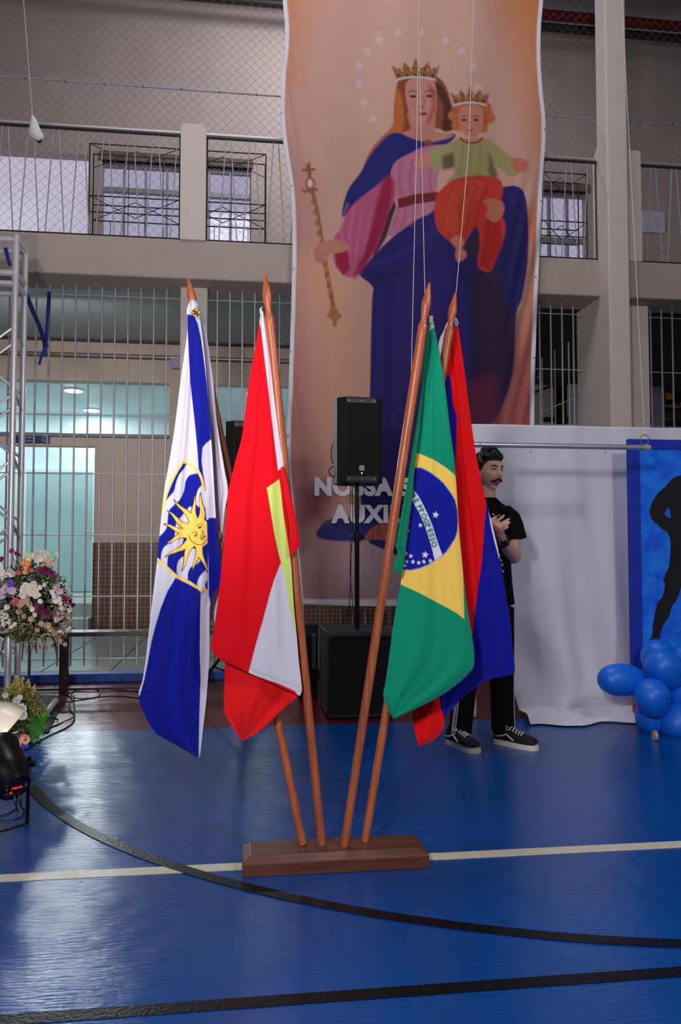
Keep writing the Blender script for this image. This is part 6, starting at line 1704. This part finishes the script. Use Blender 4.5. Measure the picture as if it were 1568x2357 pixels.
# print on the shirt
mp_ = mat('pale_shirt_print', (210, 206, 216), .7); mq_ = mat('yellow_shirt_print', (206, 166, 60), .7)
for px, py, w_, h_, mm in ((1136, 1184, 5, 3, mp_), (1150, 1186, 4, 3, mp_), (1158, 1192, 4, 3, mp_), (1151, 1277, 4, 6, mp_), (1156, 1280, 2, 3, mp_), (1153, 1290, 6, 5, mq_), (1157, 1300, 3, 6, mp_), (1159, 1315, 3, 5, mp_), (1147, 1262, 3, 5, mp_), (1154, 1306, 2, 3, mp_)):
    c = Hp(px, py, -.112 if px < 1148 else -.098)
    o = MB().box(c-Vector((w_*MPX/2, .0, h_*MPX/2)), c+Vector((w_*MPX/2, .012, h_*MPX/2)), .001).build('shirt_print', mm, shirt)
# trousers with white side stripes
pn = MB()
loft(pn, [(Hp(1119, 1372, .02), .150, .110, byaw), (Hp(1119, 1405, .02), .158, .115, byaw), (Hp(1119, 1430, .02), .160, .112, byaw)], 24)
legs = []
for a_, b_, c__, k in ((hipL, knL, anL, 1), (hipR, knR, anR, -1)):
    c3 = Vector((c__.x, c__.y, .075)); path = [a_+Vector((0, 0, -.02)), a_*.5+b_*.5, b_, b_*.5+c3*.5, c3]
    pn.tube(path, [.094, .088, .076, .070, .070], 20); legs.append((k, path, [.094, .088, .077, .071, .071]))
    rr_ = random.Random(k)
    for q in range(5):   # loose creases above the shoe
        z_ = c3.z+.02+q*.03; t_ = (z_-c3.z)/max(1e-6, (b_.z-c3.z)); cc_ = c3*(1-t_)+b_*t_
        pn.ball(cc_+Vector((rr_.uniform(-.01, .01), -.012, 0)), .058, (1.02, .98, .3), 12)
trs = remesh(pn, 'trousers', m_pants, man, .0075, 4)
m_str = mat('white_side_stripe', (214, 214, 220), .7)
for k, path, rad in legs:
    for j, off in enumerate((-.012, 0, .012)):
        ang = (PI*-.10 if k > 0 else PI*1.22)+off*14
        pts_ = [p_+Vector((math.cos(ang)*r_*1.01, math.sin(ang)*r_*1.01, 0)) for p_, r_ in zip(path, rad)]
        pts_ = [Vector(q) for q in smoothpath([tuple(v) for v in pts_], 4)][1:]
        MB().tube(pts_, .0032, 5).build('side_stripe', m_str, trs)
# watch
wx = (elL-wrL).normalized(); wc = wrL+wx*.012
pr_3 = [wc+ (wx.orthogonal().normalized()*math.cos(q)+wx.cross(wx.orthogonal()).normalized()*math.sin(q))*.037 for q in np.linspace(0, 2*PI, 21)[:-1]]
MB().tube(pr_3, .0085, 8, closed=True).build('wrist_watch', mat('black_watch', (10, 10, 12), .3), man, 'all')
MB().ball(wc+Vector((-.006, -.036, -.004)), .02, (1, .4, 1), 12).build('watch_case', mat('black_watch', (10, 10, 12), .3), man, 'all')
# shoes
m_sole = mat('white_rubber_sole', (222, 214, 204), .5, noise=(30, .06)); m_can = mat('black_suede', (20, 19, 20), .85, bump=(300, .3)); m_lace = mat('white_lace', (222, 218, 214), .8)
def shoe(heel, yaw, label):
    d = Vector((math.sin(yaw), -math.cos(yaw), 0)); s1 = Vector((math.cos(yaw), math.sin(yaw), 0)); Ls = .292
    e = empty('shoe', heel+d*Ls*.5, None, None)
    e.parent = man; e.location = (heel+d*Ls*.5)-man.location
    def T(u, v, z): return heel+d*(u*Ls)+s1*v+Vector((0, 0, z))
    outl = [(0, .0), (.01, .026), (.10, .036), (.35, .036), (.62, .048), (.82, .050), (.94, .038), (1.0, .012)]
    pol = [(u, v) for u, v in outl]+[(u, -v) for u, v in outl[::-1]][:-1]
    pol = [tuple(q) for q in smoothpath(pol, 3, True)]
    MB().prism([T(u, v, 0.0) for u, v in pol], (0, 0, .032)).build('sole', m_sole, e)
    up = MB()
    rings = [(0.02, .026, .075), (.10, .033, .085), (.25, .034, .088), (.40, .036, .075), (.55, .041, .060), (.72, .044, .050), (.86, .040, .044), (.95, .028, .036)]
    n_ = 14; vv = []
    for u, w_, h_ in rings:
        for k in range(n_+1):
            q = PI*k/n_; vv.append(T(u, w_*math.cos(q)*(1.0 if True else 1), .030+(h_-.03+.03)*math.sin(q)**.75))
    ff = []
    m_ = n_+1
    for i in range(len(rings)-1):
        for k in range(n_): ff.append((i*m_+k, i*m_+k+1, (i+1)*m_+k+1, (i+1)*m_+k))
        ff.append((i*m_, (i+1)*m_, (i+1)*m_+n_, i*m_+n_))
    ff.append(tuple(range(m_))); ff.append(tuple((len(rings)-1)*m_+k for k in range(m_))[::-1])
    up.add(vv, ff).build('upper', m_can, e, 'all')
    def hgt(u): return np.interp(u, [r_[0] for r_ in rings], [r_[2] for r_ in rings])+.031
    for j in range(5):
        u = .40+j*.065
        MB().tube([T(u+.015, -.028, hgt(u)-.010), T(u, -.012, hgt(u)+.001), T(u-.012, .012, hgt(u)+.002), T(u-.02, .028, hgt(u)-.009)], .0042, 6).build('lace', m_lace, e, 'all')
    MB().tube([T(.37, -.01, hgt(.37)), T(.33, -.03, hgt(.37)+.01), T(.38, -.045, hgt(.4)-.01), T(.42, -.02, hgt(.4)+.002)], .0035, 6).build('lace', m_lace, e, 'all')
    MB().tube([T(.37, .01, hgt(.37)), T(.35, .035, hgt(.37)+.008), T(.42, .045, hgt(.4)-.016), T(.43, .02, hgt(.4)+.002)], .0035, 6).build('lace', m_lace, e, 'all')
    for sg in (-1, 1):
        MB().tube([T(.06, sg*.035, .050), T(.16, sg*.0385, .052), T(.28, sg*.040, .062), T(.36, sg*.040, .072), T(.44, sg*.042, .056), T(.54, sg*.0455, .042)], [.0035, .0042, .0048, .0052, .0048, .004], 6).build('side_band', m_lace, e, 'all')
    MB().tube([T(u, v*1.005, .0335) for u, v in pol], .0016, 4, closed=True).build('sole_line', m_can, e)
shoe(Vector((anR.x-.055, anR.y+.06, 0)), math.radians(20), '')
shoe(Vector((anL.x-.045, anL.y+.02, 0)), math.radians(40), '')
